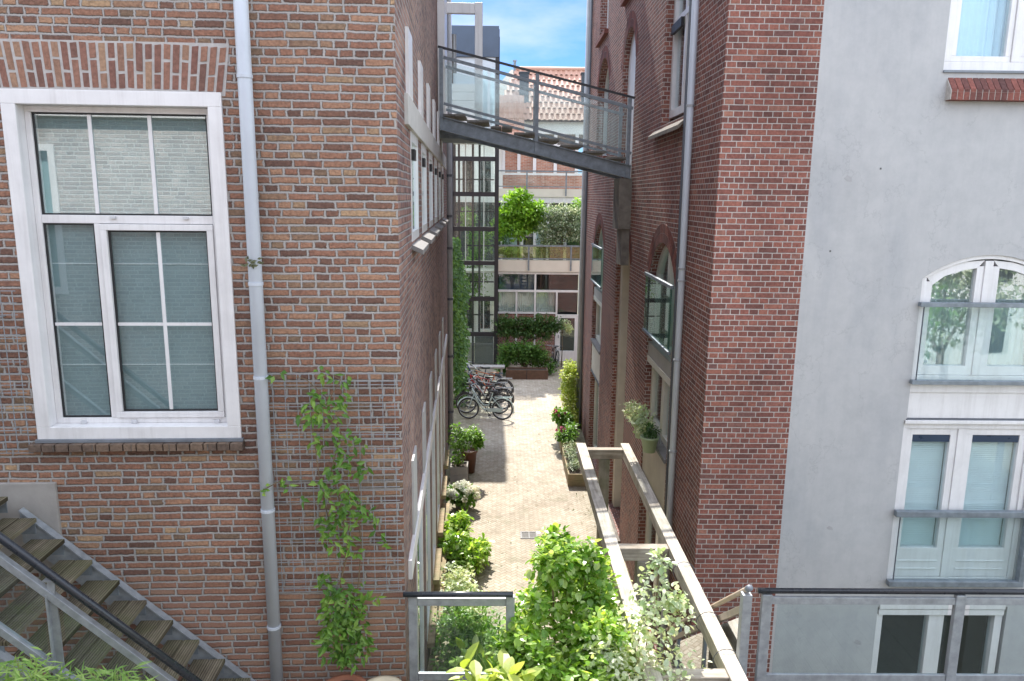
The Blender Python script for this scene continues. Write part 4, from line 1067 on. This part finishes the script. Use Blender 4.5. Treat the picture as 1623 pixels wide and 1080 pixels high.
# ================================================================== OPPOSITE HOUSE (behind the viewpoint, seen in the panes)
FO=lambda u,v,d:(u,-.45-d,v)
oh=thing('brick_house','pale brick house facing the alley across the deck, seen reflected in panes','building',(-3,-3,0))
part('front_wall',hole_wall(MB(),FO,-13,4.2,0,7.75,[dict(u0=-7.78,u1=-6.38,v0=4.9,v1=7.22,d=.15)]),BOPP,oh)
part('rear_wall',MB().box(-13,4.2,-8.1,-8,0,7.75).box(4.1,4.2,-8,-.46,0,7.75).box(-13,-12.9,-8,-.46,0,7.75),BOPP,oh)
f=MB(); frame(f,FO,-7.78,-6.38,4.9,7.22,.1,-.02,.12); f.pbox(FO,-7.68,-6.48,6.05,6.12,-.01,.12); w=part('window',f,WHITE,oh)
part('pane',MB().pbox(FO,-7.68,-6.48,5.0,7.12,.05,.06),GLW,w); part('blind',MB().pbox(FO,-7.78,-6.38,4.9,7.22,.13,.135),BLIND,w)
part('gutter',MB().box(-13.2,4.4,-.6,-.28,7.63,7.95),WHITE,oh)
part('roof',MB().add([(-13.2,-.3,7.96),(4.4,-.3,7.96),(4.4,-4.3,10.2),(-13.2,-4.3,10.2),(-13.2,-8.3,7.96),(4.4,-8.3,7.96)],[(0,1,2,3),(3,2,5,4)]),simple('roof_tile_dark',(.16,.08,.06),.8,var=.2,scale=6),oh)

def tree(name,label,cat,base,trunk_h,blobs,n,L,W,mat,tr=.07,group=None,rl=False):
    t=thing(name,label,cat,base,'R',group)
    b=Vector(base); top=Vector((b.x,b.y,b.z+trunk_h)); m=MB().tube([b,b.lerp(top,.5)+Vector((.03,0,0)),top],tr,8,r1=tr*.7)
    for q in blobs:
        e=Vector(q[:3]); m.tube([top-Vector((0,0,.1*trunk_h)),top.lerp(e,.5)+Vector((rng.uniform(-.06,.06),0,.05)),e],tr*.45,6,r1=tr*.12)
    part('trunk',m,BARK,t,smooth=True)
    part('crown',cloud(blobs,n,L,W,rl=rl),mat,t,recalc=False); return t
tree('garden_tree','leafy garden tree beside the pale brick house, seen reflected in panes','tree',(9.5,-2.5,0),3.2,[(9.5,-2.5,4.6,1.8),(8.6,-2.9,5.6,1.3),(10.4,-2.2,5.8,1.4),(9.4,-3.2,6.6,1.2)],3500,.22,.12,L_MID,.15)

tree('garden_tree','broad leafy tree farther down the garden, seen reflected in the arched window','tree',(13,-5.5,0),2.2,[(13,-5.5,3.6,1.5),(11.8,-5.2,3.2,1.1),(14.2,-5.8,3.9,1.3),(12.6,-5.0,4.8,1.0)],2200,.25,.13,L_SILV,.14)
gwall=thing('garden_house','white house across the garden, seen reflected in panes','building',(15,-11,0))
part('wall',MB().box(6,26,-12,-10,0,5.6),WREND,gwall)
part('roof',MB().add([(5.8,-9.8,5.5),(26.2,-9.8,5.5),(26.2,-12.5,7.5),(5.8,-12.5,7.5)],[(0,1,2,3)]),simple('red_roof',(.22,.10,.07),.8,var=.2),gwall)
for x in (8,11,14,17,20): part('window',MB().box(x,x+.9,-9.99,-9.95,1.2,2.8).box(x,x+.9,-9.99,-9.95,3.7,5.0),DARK,gwall)
# ================================================================== COURT PLANTS
tree('terrace_tree','round lime green tree on the first terrace of the courtyard building','tree',(.55,30.9,3.6),1.35,[(.55,30.9,5.85,.85,.7,.75),(.1,30.8,5.6,.5),(1.0,30.8,5.7,.55),(.5,30.5,5.25,.6,.5,.45),(.6,31,6.35,.5),(-.15,30.9,5.2,.4),(1.35,30.7,5.9,.42),(1.3,30.8,5.4,.35)],6500,.17,.10,L_LIME,.06)
tree('court_tree','green tree standing behind the glazed lift tower','tree',(-1.6,31.4,0),2.0,[(-1.3,31.4,3.3,.7,.5,.9),(-1.0,31.5,4.6,.6,.5,.7),(-1.5,31.3,5.6,.4)],2600,.15,.09,L_MID,.06)
tree('terrace_shrub','silvery variegated shrub on the first terrace beside the lime green tree','shrub',(2.3,30.6,3.6),1.0,[(2.3,30.3,5.75,.85,.55,.6),(1.75,30.2,5.2,.5,.4,.6),(1.75,30.1,4.6,.5,.35,.5),(2.8,30.3,5.45,.6),(2.3,30.2,5.2,.65,.4,.45)],9500,.095,.06,L_SILV,.05)
tree('terrace_vine','yellow green leafy climber at the right end of the first terrace','plant',(3.05,30.9,3.6),1.6,[(3.0,30.9,6.1,.35,.3,.5),(3.25,30.9,5.5,.4,.3,.5)],900,.13,.08,L_LIME,.03)
tree('terrace_bush','small dark bush behind the terrace glass below the lime green tree','shrub',(-.05,30.3,3.6),.5,[(-.05,30.3,4.7,.35,.25,.4),(.05,30.2,4.3,.3)],1100,.09,.05,L_DARK,.03)
tree('terrace_bush','dark narrow leaved shrub under the silvery variegated shrub','shrub',(2.7,30.9,3.6),.5,[(2.7,30.9,4.7,.55,.3,.4),(3.0,30.9,4.4,.4)],1400,.12,.03,L_DARK,.03)
# hedges before the ground floor
hd=tree('hedge','dark green clipped upper hedge below the ground floor windows of the court','hedge',(.9,28.6,0),1.0,[(.1,28.4,1.62,.5,.35,.50),(.9,28.4,1.58,.6,.35,.50),(1.55,28.3,1.62,.5,.35,.46),(2.0,28.2,1.72,.3,.25,.32)],7500,.10,.06,L_DARK,.05)
tree('flower_spray','cream flowering spray overhanging beside the white courtyard door','plant',(2.25,28.6,0),1.5,[(2.35,28.4,1.75,.22,.2,.2),(2.5,28.4,1.55,.15)],500,.07,.05,L_PALE,.02)
tree('shrub','bushy green shrub filling the long wooden planter before the court hedge','shrub',(.75,27.4,0),.4,[(.2,27.4,.80,.45,.35,.48),(.8,27.4,.80,.5,.35,.5),(1.3,27.4,.72,.4,.35,.45),(1.7,27.3,.35,.3,.25,.3),(.0,27.2,.3,.3,.25,.3)],7500,.10,.055,L_IVY,.04)
pl=thing('planter_box','long wooden planter box before the court hedge','planter',(.85,26.7,0))
part('box',MB().box(.1,1.62,26.55,26.6,0,.34).box(.1,1.62,27.0,27.05,0,.34).box(.1,.15,26.6,27.0,0,.34).box(1.57,1.62,26.6,27.0,0,.34),simple('brown_planter',(.12,.07,.045),.8,var=.25),pl); part('soil',MB().box(.15,1.57,26.6,27.0,0,.3),SOIL,pl)
part('board_joint',MB().box(.84,.86,26.54,26.549,0,.34),STEELD,pl)
iv=MB()
for _ in range(3600):
    z=rng.uniform(0,5.2); wd=.42 if z<4 else .42*(5.4-z)/1.4
    x=-1.62+wd*math.sqrt(rng.random())*rng.choice((1,.6,-.5))+.05*math.sin(z*4); y=23.4+rng.uniform(-.7,1.0)
    iv.leaf((x,y,z),(rng.uniform(-.3,1),rng.uniform(-.8,.2),rng.uniform(-1,.1)),(.6,-.7,.4),rng.uniform(.1,.18),rng.uniform(.07,.12))
it=thing('ivy_column','tall column of ivy climbing beyond the corner of the brown brick house','ivy',(-1.7,23.6,0))
part('foliage',iv,L_IVY,it,recalc=False); part('support',MB().box(-2.3,-1.7,23.0,24.4,0,5.1),simple('court_wall',(.20,.15,.12),.9),it)
part('stem',MB().tube([(-1.65,23.3,0),(-1.6,23.3,2),(-1.66,23.3,5)],.03,6),BARK,it)
tree('tall_shrub','tall pale green shrub against the far end of the red brick alley wall','shrub',(1.95,21.1,0),.6,[(1.93,21.1,1.35,.3,.4,.45),(1.95,21.1,.75,.28,.4,.5),(1.95,21.3,1.65,.2,.3,.25),(1.98,20.8,.3,.25,.35,.35)],4200,.09,.05,L_YEL,.03)

# ================================================================== ALLEY PLANTERS
def boxplanter(x0,x1,y0,y1,h,label,blobs,n,L,W,mat,flowers=None,boxmat=None,base_h=0,rl=False):
    t=thing('planter_box',label,'planter',((x0+x1)/2,(y0+y1)/2,0),'R')
    m=MB(); k=2
    for i in range(k):
        a=h*i/k; b=h*(i+1)/k-.006
        m.box(x0,x1,y0,y0+.03,a,b).box(x0,x1,y1-.03,y1,a,b).box(x0,x0+.03,y0+.03,y1-.03,a,b).box(x1-.03,x1,y0+.03,y1-.03,a,b)
    part('box',m,boxmat or PLANK,t); part('soil',MB().box(x0+.03,x1-.03,y0+.03,y1-.03,.02,h-.05),SOIL,t)
    part('foliage',cloud(blobs,n,L,W,rl=rl),mat,t,recalc=False)
    part('stem',stems(((x0+x1)/2,(y0+y1)/2,h-.05),blobs,.01),TWIG,t)
    if flowers:
        fb=flowers[0]
        for _ in range(7):
            d=rv(); d.z=abs(d.z); c=Vector(fb[:3])+d*fb[3]*.95; m=MB()
            for _ in range(26): m.leaf(c,rv(),d+Vector((0,0,.6)),.045,.04)
            part('flower',m,PINK,t,recalc=False)
    return t
boxplanter(1.50,1.93,16.3,18.2,.30,'long wooden box of low pale plants beside the red brick wall',[(1.7,16.8,.36,.2,.3,.1),(1.72,17.5,.36,.2,.35,.12),(1.7,17.9,.40,.2,.2,.14)],1300,.06,.03,L_SILV)
boxplanter(1.50,1.90,18.45,19.3,.32,'wooden box with a spreading green shrub, second along the red brick wall',[(1.65,18.7,.45,.25,.3,.16),(1.78,19.0,.5,.2,.3,.16),(1.5,18.8,.4,.16,.2,.12)],1100,.10,.045,L_MID,[(1.5,18.8,.5,.15)])
boxplanter(1.52,1.90,19.5,20.3,.34,'wooden box with a pink flowered bush, farthest along the red brick wall',[(1.6,19.8,.62,.22,.3,.2),(1.75,20.0,.45,.2,.3,.22),(1.45,19.7,.72,.16,.2,.12)],1000,.10,.06,L_MID,[(1.55,19.7,.70,.2)],rl=True)
boxplanter(-1.20,-.80,16.45,16.85,.40,'concrete box planter with a bushy green shrub beside the far downpipe',[(-1.05,16.7,.55,.17,.17,.14),(-.98,16.7,.92,.24,.3,.2),(-.75,16.7,1.12,.24,.28,.17),(-1.08,16.8,1.2,.16,.2,.12),(-.58,16.7,.95,.16)],1300,.11,.05,L_MID,boxmat=CONC)
solo('round_pot',pot_mb((-.80,17.2,0),.19,.56,.72),simple('brown_glaze',(.16,.075,.05),.45,var=.2),'brown round pot behind the concrete box planter','pot',(-.80,17.2,0),smooth=True)
# hydrangea
hy=thing('hydrangea','white hydrangea in a round grey pot beside the brown brick wall','plant',(-.84,15.0,0))
part('pot',pot_mb((-.84,15.0,0),.17,.20),CONC,hy,smooth=True)
part('foliage',cloud([(-.84,15.0,.32,.30,.30,.17)],620,.11,.07,rl=True),L_MID,hy,recalc=False)
fl=MB()
for _ in range(26):
    d=rv(); d.z=abs(d.z)*.9+.05; c=Vector((-.84+d.x*.33,15.0+d.y*.32,.34+d.z*.20)); r_=rng.uniform(.06,.085)
    fl=MB()
    for _ in range(60):
        q=rv(); fl.leaf(c+q*r_*.85,rv(),q+Vector((0,.3,.9)),.045,.045)
    part('flower_head',fl,PETAL,hy,recalc=False)
part('stem',stems((-.84,15,.15),[(-1.0,14.9,.4),(-.7,15,.42),(-.84,15.2,.45),(-.8,14.8,.4)],.008),TWIG,hy)
boxplanter(-.92,-.60,11.95,12.25,.24,'grey box planter with a broad leaved green shrub beside the brown brick wall',[(-.80,12.5,.42,.26,.35,.24),(-.50,12.3,.32,.24,.35,.22),(-.85,13.1,.42,.24,.35,.24),(-.38,12.7,.25,.16,.3,.18),(-.75,13.1,.62,.18,.2,.13),(-.75,12.1,.30,.14,.14,.1)],1900,.12,.065,L_BUSH,boxmat=GREYW,rl=True)
def bush(label,base,blobs,n,L,W,mat,rl=False,name='shrub',cat='shrub',stem=.014):
    t=thing(name,label,cat,base)
    part('foliage',cloud(blobs,n,L,W,rl=rl),mat,t,recalc=False); part('stem',stems(base,blobs,stem),TWIG,t); return t
bush('pale leaved low shrub just beyond the short glass railing',(-.70,11.2,0),[(-.75,11.3,.28,.30,.6,.22),(-.50,10.7,.28,.28,.5,.22)],1500,.09,.055,L_PALE)
bush('loose light green ground shrub seen through the short glass railing',(-.60,9.4,0),[(-.6,9.6,.5,.42,.7,.42),(-.35,9.1,.55,.40,.5,.45),(-.15,9.6,.45,.3,.5,.3),(-.55,8.8,.5,.3,.4,.4)],3600,.09,.05,L_MID)
bush('broad leaved yellow green plant behind the short glass railing',(-.3,8.2,0),[(-.3,8.2,.9,.25,.3,.3),(-.1,8.0,.75,.25,.3,.3)],200,.2,.1,L_BUSH,rl=True)
# big bush by the railing
BB=[(.55,6.5,3.0,.30,.34,.40),(.30,6.2,2.70,.30,.34,.36),(.80,6.5,2.72,.24,.34,.34),(.26,5.75,2.50,.28,.30,.36),(.62,5.8,2.45,.42,.32,.42),(.86,5.9,2.36,.27,.30,.34),(.24,5.5,2.15,.28,.26,.34),(.62,5.45,2.10,.42,.26,.34),(.90,5.45,2.06,.30,.26,.30),(.25,6.5,1.5,.4,.4,.8),(.8,6.5,1.4,.4,.4,.8)]
BB+=[(max(.18,.50+.46*math.cos(a)*q),6.1+.4*math.sin(a*1.7),2.62+.62*abs(math.sin(a))*q+rng.uniform(-.1,.1),rng.uniform(.10,.19)) for a,q in [(k*.42,.85+.25*rng.random()) for k in range(-1,9)]]
BB+=[(rng.uniform(.2,1.0),5.35,rng.uniform(2.0,2.6),rng.uniform(.12,.2)) for _ in range(9)]
BB+=[(.14,5.8,2.72,.19),(.12,5.5,2.35,.20),(.16,5.4,2.6,.16),(.50,6.55,3.36,.15),(.85,5.7,2.5,.2),(.6,5.5,2.6,.26),(.3,5.6,2.75,.2),(1.02,6.3,2.42,.26,.3,.26),(1.1,6.9,2.15,.3),(1.05,5.7,2.12,.26),(.75,6.0,2.7,.26),(.92,6.9,2.75,.2)]
tb=bush('large bright green leafy bush in front of the alley',(.55,6.6,0),BB,20000,.072,.056,L_BUSH,rl=True,stem=.02)
bush('loose pale leaved shrub hanging over the pergola beam',(1.2,6.1,0),[(1.33,6.0,3.15,.20,.2,.24),(1.48,6.0,2.90,.20,.18,.22),(1.18,5.9,2.92,.24,.22,.24),(1.05,5.75,2.65,.28,.22,.26),(1.35,5.7,2.60,.26,.22,.26),(1.1,5.6,2.35,.3,.22,.24),(.86,5.7,2.72,.2),(1.45,5.6,2.38,.2),(1.55,6.1,3.02,.12),(1.38,6.1,3.38,.1),(.65,5.4,2.45,.20),(.95,5.4,2.30,.28,.2,.22),(.6,5.3,2.2,.3,.15,.14),(1.2,5.4,2.15,.26,.2,.2)],2900,.058,.042,L_PALE,rl=True)
bush('small pale leaved sprig rising between the pergola beams',(1.70,5.7,2.1),[(1.68,5.8,2.50,.12,.1,.16),(1.80,5.8,2.42,.12,.1,.14),(1.60,5.8,2.35,.1)],190,.06,.042,L_PALE,rl=True)
bush('big leaved yellow green plant at the foot of the short glass railing',(-.1,5.35,2.1),[(-.22,5.25,2.76,.20,.14,.13),(.02,5.25,2.80,.18,.14,.13),(-.05,5.2,2.62,.3,.15,.14)],210,.19,.10,L_YEL,rl=True,name='hosta',cat='plant')
# hanging pots on the red brick wall
for k,(y,lab) in enumerate(((10.95,'pale green hanging pot with a variegated bush below the arched window'),(10.3,'pale green hanging pot half hidden behind its twin below the arched window'))):
    t=thing('hanging_pot',lab,'pot',(2.10,y,2.95),'R','green pots hanging on the red brick wall')
    part('pot',MB().lathe([(0,0),(.085,0),(.125,.20),(.135,.20),(.135,.23),(.12,.23),(.11,.2),(0,.19)],(2.10,y,2.93),20),GREENP,t,smooth=True)
    part('hook',MB().tube([(2.2,y,3.1),(2.24,y,3.2),(2.26,y,3.05)],.008,6),GALV,t)
    if k==0: part('foliage',cloud([(2.08,y,3.33,.24,.26,.17),(2.0,y+.3,3.38,.2,.2,.16),(2.05,y-.15,3.25,.18,.2,.13)],950,.075,.04,L and 0 or .2) if False else cloud([(2.08,y,3.26,.20,.28,.13),(2.02,y+.30,3.30,.17,.22,.12),(2.05,y-.2,3.2,.15,.2,.11)],1000,.065,.034),L_PALE,t,recalc=False)
    else: part('foliage',cloud([(2.1,y,3.25,.12,.14,.10)],200,.07,.036),L_DARK,t,recalc=False)

fall=MB()
for _ in range(420):
    y=rng.uniform(9,24); edge=rng.random()<.75; x=(rng.choice((-1.0+.02*(15-y)*0-.02*y+.25+abs(rng.gauss(0,.25)),2.1-abs(rng.gauss(0,.28)))) if edge else rng.uniform(-.9,1.9))
    fall.leaf((x,y,.008+rng.random()*.012),(rng.uniform(-1,1),rng.uniform(-1,1),.1),(rng.uniform(-.3,.3),rng.uniform(-.3,.3),1),rng.uniform(.03,.07),rng.uniform(.02,.04))
fo_=mesh_obj('fallen_leaves',fall,leafmat('dry_leaf',[(.16,.11,.05),(.24,.18,.08),(.12,.15,.05),(.30,.26,.14)],.2,.7),(0,0,0),recalc=False); fo_['kind']='stuff'; fo_['label']='small dry leaves scattered along both sides of the alley paving'; fo_['category']='leaves'
# drain in the paving
dg=thing('drain_grate','metal drain grate set in the alley paving','drain',(.53,13.75,0))
part('grate_frame',MB().box(.36,.70,13.6,13.63,0,.012).box(.36,.70,13.88,13.91,0,.012).box(.36,.39,13.63,13.88,0,.012).box(.67,.70,13.63,13.88,0,.012).box(.525,.54,13.63,13.88,0,.012),STEELD,dg)
gm=MB()
for i in range(7): gm.box(.395,.52,13.645+.033*i,13.66+.033*i,.002,.01).box(.545,.665,13.645+.033*i,13.66+.033*i,.002,.01)
part('grate_bars',gm,simple('worn_iron',(.22,.21,.20),.6,var=.2),dg); part('pit',MB().add([(.39,13.63,.003),(.67,13.63,.003),(.67,13.88,.003),(.39,13.88,.003)],[(0,1,2,3)]),RUBBER,dg)

# ================================================================== BICYCLES
def bicycle(label,paint,saddle,frame_kind,rack=True):
    t=thing('bicycle',label,'bicycle',(0,0,0),'R','bicycles parked beside the ivy column')
    r=.325; wb=.52
    for s in (-1,1):
        ty=part('wheel',MB().torus((s*wb,0,r),(0,1,0),r-.02,.021,36,8),RUBBER,t,smooth=True)
        part('rim',MB().torus((s*wb,0,r),(0,1,0),r-.045,.010,36,6),GALV,ty,smooth=True)
        sp=MB()
        for i in range(18):
            a=i*6.283/18; sp.bar((s*wb,.012*(-1)**i,r),(s*wb+math.cos(a)*(r-.05),0,r+math.sin(a)*(r-.05)),.003,.003,(0,1,0))
        sp.tube([(s*wb,-.05,r),(s*wb,.05,r)],.022,8)
        part('spokes',sp,GALV,ty)
        part('mudguard',MB().torus((s*wb,0,r),(0,1,0),r+.022,.017,20,6,R(10 if s<0 else -20),R(165 if s<0 else 160)),paint if frame_kind=='step' else STEELD,t,smooth=True)
    bb_=(.04,0,.29); hd0=(-.36,0,.80); hd1=(-.39,0,.92); seat=(.20,0,.74); ax=(wb,0,r); fr_=MB()
    if frame_kind=='step':
        fr_.tube([hd0,(-.22,0,.52),(-.08,0,.34),bb_],.019,8); fr_.tube([hd1,(-.20,0,.60),(-.05,0,.44),(.10,0,.45)],.016,8)
    else:
        fr_.tube([hd0,bb_],.019,8); fr_.tube([hd1,(.19,0,.80)],.017,8)
    fr_.tube([bb_,seat,(.225,0,.84)],.017,8)
    for y in (-.05,.05): fr_.tube([bb_,(ax[0],y,ax[2])],.011,6); fr_.tube([(seat[0],y*.3,seat[2]-.05),(ax[0],y,ax[2])],.010,6)
    fr_.tube([(-.355,0,.76),(-.405,0,.96)],.024,8)
    part('frame',fr_,paint,t,smooth=True)
    fk=MB()
    for y in (-.05,.05): fk.tube([(-.36,y*.5,.77),(-.46,y,.5),(-wb,y,r)],.011,6)
    part('fork',fk,paint,t,smooth=True)
    hb=MB().tube([(-.405,0,.96),(-.42,0,1.03)],.014,8).tube([(-.22,-.30,1.0),(-.36,-.24,1.05),(-.43,-.1,1.04),(-.43,.1,1.04),(-.36,.24,1.05),(-.22,.30,1.0)],.012,8)
    h=part('handlebar',hb,GALV,t,smooth=True)
    part('grip',MB().tube([(-.18,-.315,.99),(-.30,-.27,1.03)],.019,8).tube([(-.18,.315,.99),(-.30,.27,1.03)],.019,8),STEELD,h)
    sd=MB(); secs=[(.08,.025,.0),(.16,.04,.01),(.26,.10,.015),(.34,.105,.02),(.37,.08,.015)]
    for x,wd,z in secs:
        for j in range(8):
            a=2*math.pi*j/8; sd.v.append((x,wd*math.cos(a),.875+z+.028*math.sin(a)))
    for i in range(4):
        for j in range(8): sd.f.append((i*8+j,i*8+(j+1)%8,(i+1)*8+(j+1)%8,(i+1)*8+j))
    sd.f+= [tuple(range(8)),tuple(range(32,40))]
    part('saddle',sd,saddle,t,smooth=True)
    if rack:
        rk=MB()
        for y in (-.06,0,.06): rk.tube([(.28,y,.70),(.82,y,.71)],.007,6)
        for x in (.30,.55,.80): rk.tube([(x,-.06,.705),(x,.06,.705)],.007,6)
        for y in (-.07,.07): rk.tube([(.70,y,.70),(wb,y,r)],.006,6)
        part('luggage_rack',rk,paint if frame_kind=='step' else GALV,t)
    part('chain_guard',MB().box(.0,.50,-.055,-.045,.25,.36),paint if frame_kind=='step' else STEELD,t,bevel=.004)
    pd=MB().tube([(.04,-.09,.29),(.04,.09,.29)],.018,8).tube([(.04,-.085,.29),(.14,-.085,.16)],.009,6).tube([(.04,.085,.29),(-.06,.085,.42)],.009,6).box(.10,.19,-.17,-.09,.15,.17).box(-.11,-.02,.09,.17,.41,.43)
    part('pedals',pd,STEELD,t)
    part('kickstand',MB().tube([(.06,.04,.26),(.10,.17,.0)],.009,6),GALV,t)
    lp=part('headlight',MB().tube([(-.44,0,.80),(-.50,0,.80)],.035,10),GALV,t)
    return t
def P(name,c,rough=.35): return simple(name,c,rough,var=.08)
mint=P('mint_paint',(.50,.62,.60)); blk=P('black_paint',(.02,.02,.022)); red=P('red_paint',(.42,.03,.03)); orange=P('orange_paint',(.55,.16,.05)); silver=P('silver_paint',(.45,.47,.5)); brownl=P('brown_leather',(.24,.09,.04),.5); blkl=P('black_leather',(.02,.02,.02),.5); blue=P('dark_blue_paint',(.03,.06,.12))
for label,pa,sa_,kd,x,y,rz in (
    ('pale mint step-through bicycle with luggage rack, nearest to the box planter',mint,blkl,'step',-.52,21.55,-5),
    ('black step-through bicycle just behind the pale mint one',blk,blkl,'step',-.62,22.15,-3),
    ('silver bicycle with black saddle between the black and the dark red one',silver,blkl,'dia',-.50,22.7,-6),
    ('dark red bicycle with black saddle in the middle of the row',red,blkl,'dia',-.66,23.3,-2),
    ('orange bicycle with a brown saddle near the tower end of the row',orange,brownl,'dia',-.50,23.9,-4),
    ('dark blue bicycle farthest back by the glazed tower',blue,blkl,'step',-.80,24.6,-3)):
    b=bicycle(label,pa,sa_,kd); b.location=(x,y,0); b.rotation_euler=(R(-3),0,R(rz)); b.scale=(.97,.97,.97)
b=bicycle('dark bicycle leaning beside the shrub near the white courtyard door',blk,blkl,'dia'); b.location=(1.95,28.0,0); b.rotation_euler=(0,0,R(75))
# bench behind the bicycles
bn=thing('bench','low pale bench in front of the glazed tower','bench',(-.7,26.2,0))
part('seat',MB().box(-1.5,.05,26.0,26.4,.52,.57),CONC,bn); 
for x in (-1.4,-.1): part('leg',MB().box(x,x+.08,26.05,26.35,0,.519),CONC,bn)

# ================================================================== WORLD, SUN, CAMERA
SUN_EL=46.7; sd=Vector((.03,-1,-math.tan(R(SUN_EL)))).normalized()
W=bpy.data.worlds.new('World'); C.world=W; W.use_nodes=True; nt=W.node_tree
bg=nt.nodes['Background']; sky=nt.nodes.new('ShaderNodeTexSky'); sky.sky_type='NISHITA'; sky.sun_disc=False; sky.sun_elevation=R(SUN_EL)
sky.sun_rotation=math.atan2(-sd.x,-sd.y); sky.air_density=1.0; sky.dust_density=.6; sky.ozone_density=1.6
tc=nt.nodes.new('ShaderNodeTexCoord'); mp=nt.nodes.new('ShaderNodeMapping'); mp.inputs['Scale'].default_value=(2.0,2.0,6.0); mp.inputs['Location'].default_value=(.35,.0,.1)
nt.links.new(tc.outputs['Generated'],mp.inputs[0]); nz=nt.nodes.new('ShaderNodeTexNoise'); nz.inputs['Scale'].default_value=1.3; nz.inputs['Detail'].default_value=7; nz.inputs['Roughness'].default_value=.55
nt.links.new(mp.outputs[0],nz.inputs['Vector'])
se=nt.nodes.new('ShaderNodeSeparateXYZ'); nt.links.new(tc.outputs['Generated'],se.inputs[0]); yy=N(nt,se.outputs[1]); zz=N(nt,se.outputs[2])
def wramp(f,stops):
    r=nt.nodes.new('ShaderNodeValToRGB'); e=r.color_ramp.elements
    while len(e)<len(stops): e.new(.5)
    for k,(p,c) in enumerate(stops): e[k].position=p; e[k].color=(*c,1)
    nt.links.new(f.s,r.inputs[0]); return r.outputs[0]
def wmix(f,a,b,mode='MIX'):
    m=nt.nodes.new('ShaderNodeMix'); m.data_type='RGBA'; m.blend_type=mode
    for q,k in ((f,0),(a,6),(b,7)):
        if isinstance(q,N): nt.links.new(q.s,m.inputs[k])
        elif isinstance(q,tuple): m.inputs[k].default_value=(*q,1)
        elif isinstance(q,(int,float)): m.inputs[k].default_value=q
        else: nt.links.new(q,m.inputs[k])
    return m.outputs[2]
# deep blue low over the court; unseen bright cloud overhead and behind added as fill
north=(yy-zz*.9)                      # 1 towards the low northern sky
clear=wramp(north,[(.15,(1,1,1)),(.55,(.11,.20,.36))])
base=wmix(1.0,sky.outputs[0],clear,'MULTIPLY')
thin=N(nt,wramp(N(nt,nz.outputs['Fac']),[(.46,(0,0,0)),(.64,(.55,.55,.55))]))
fill_veil=N(nt,wramp(north*-1.0+.4,[(.0,(0,0,0)),(.8,(.55,.55,.55))]))
wisp=wmix(thin,base,wmix(north.gt(.3),(6.0,6.2,6.6),(2.5,2.6,2.75)))
nt.links.new(wmix(fill_veil,wisp,(6.0,6.3,6.9)),bg.inputs[0]); bg.inputs[1].default_value=.15
sun=bpy.data.lights.new('sun','SUN'); sun.energy=3.2; sun.angle=R(.5); sun.color=(1,.95,.87)
so_=bpy.data.objects.new('sun',sun); _link(so_); so_.rotation_euler=sd.to_track_quat('-Z','Y').to_euler(); so_.location=(0,20,40)

cam=bpy.data.cameras.new('camera'); cam.sensor_width=36; cam.lens=36*1195/1623; cam.clip_end=1000; cam.clip_start=.05
co=bpy.data.objects.new('camera',cam); _link(co); C.camera=co
XR=(0.9999008892904722,-0.00847603340182911,-0.011241372420390092); YR=(-0.009452139382738643,0.18759716440656063,-0.9822005706411023); UP=(0.010434014434152894,0.9822094790646183,0.18749845486936403)
co.matrix_world=Matrix(((XR[0],XR[1],XR[2],0),(YR[0],YR[1],YR[2],0),(UP[0],UP[1],UP[2],6.5),(0,0,0,1)))
C.view_settings.view_transform='Standard'; C.view_settings.look='None'; C.view_settings.gamma=1; C.view_settings.exposure=1.6
C.cycles.max_bounces=10; C.cycles.transparent_max_bounces=24; C.cycles.diffuse_bounces=4; C.cycles.glossy_bounces=4
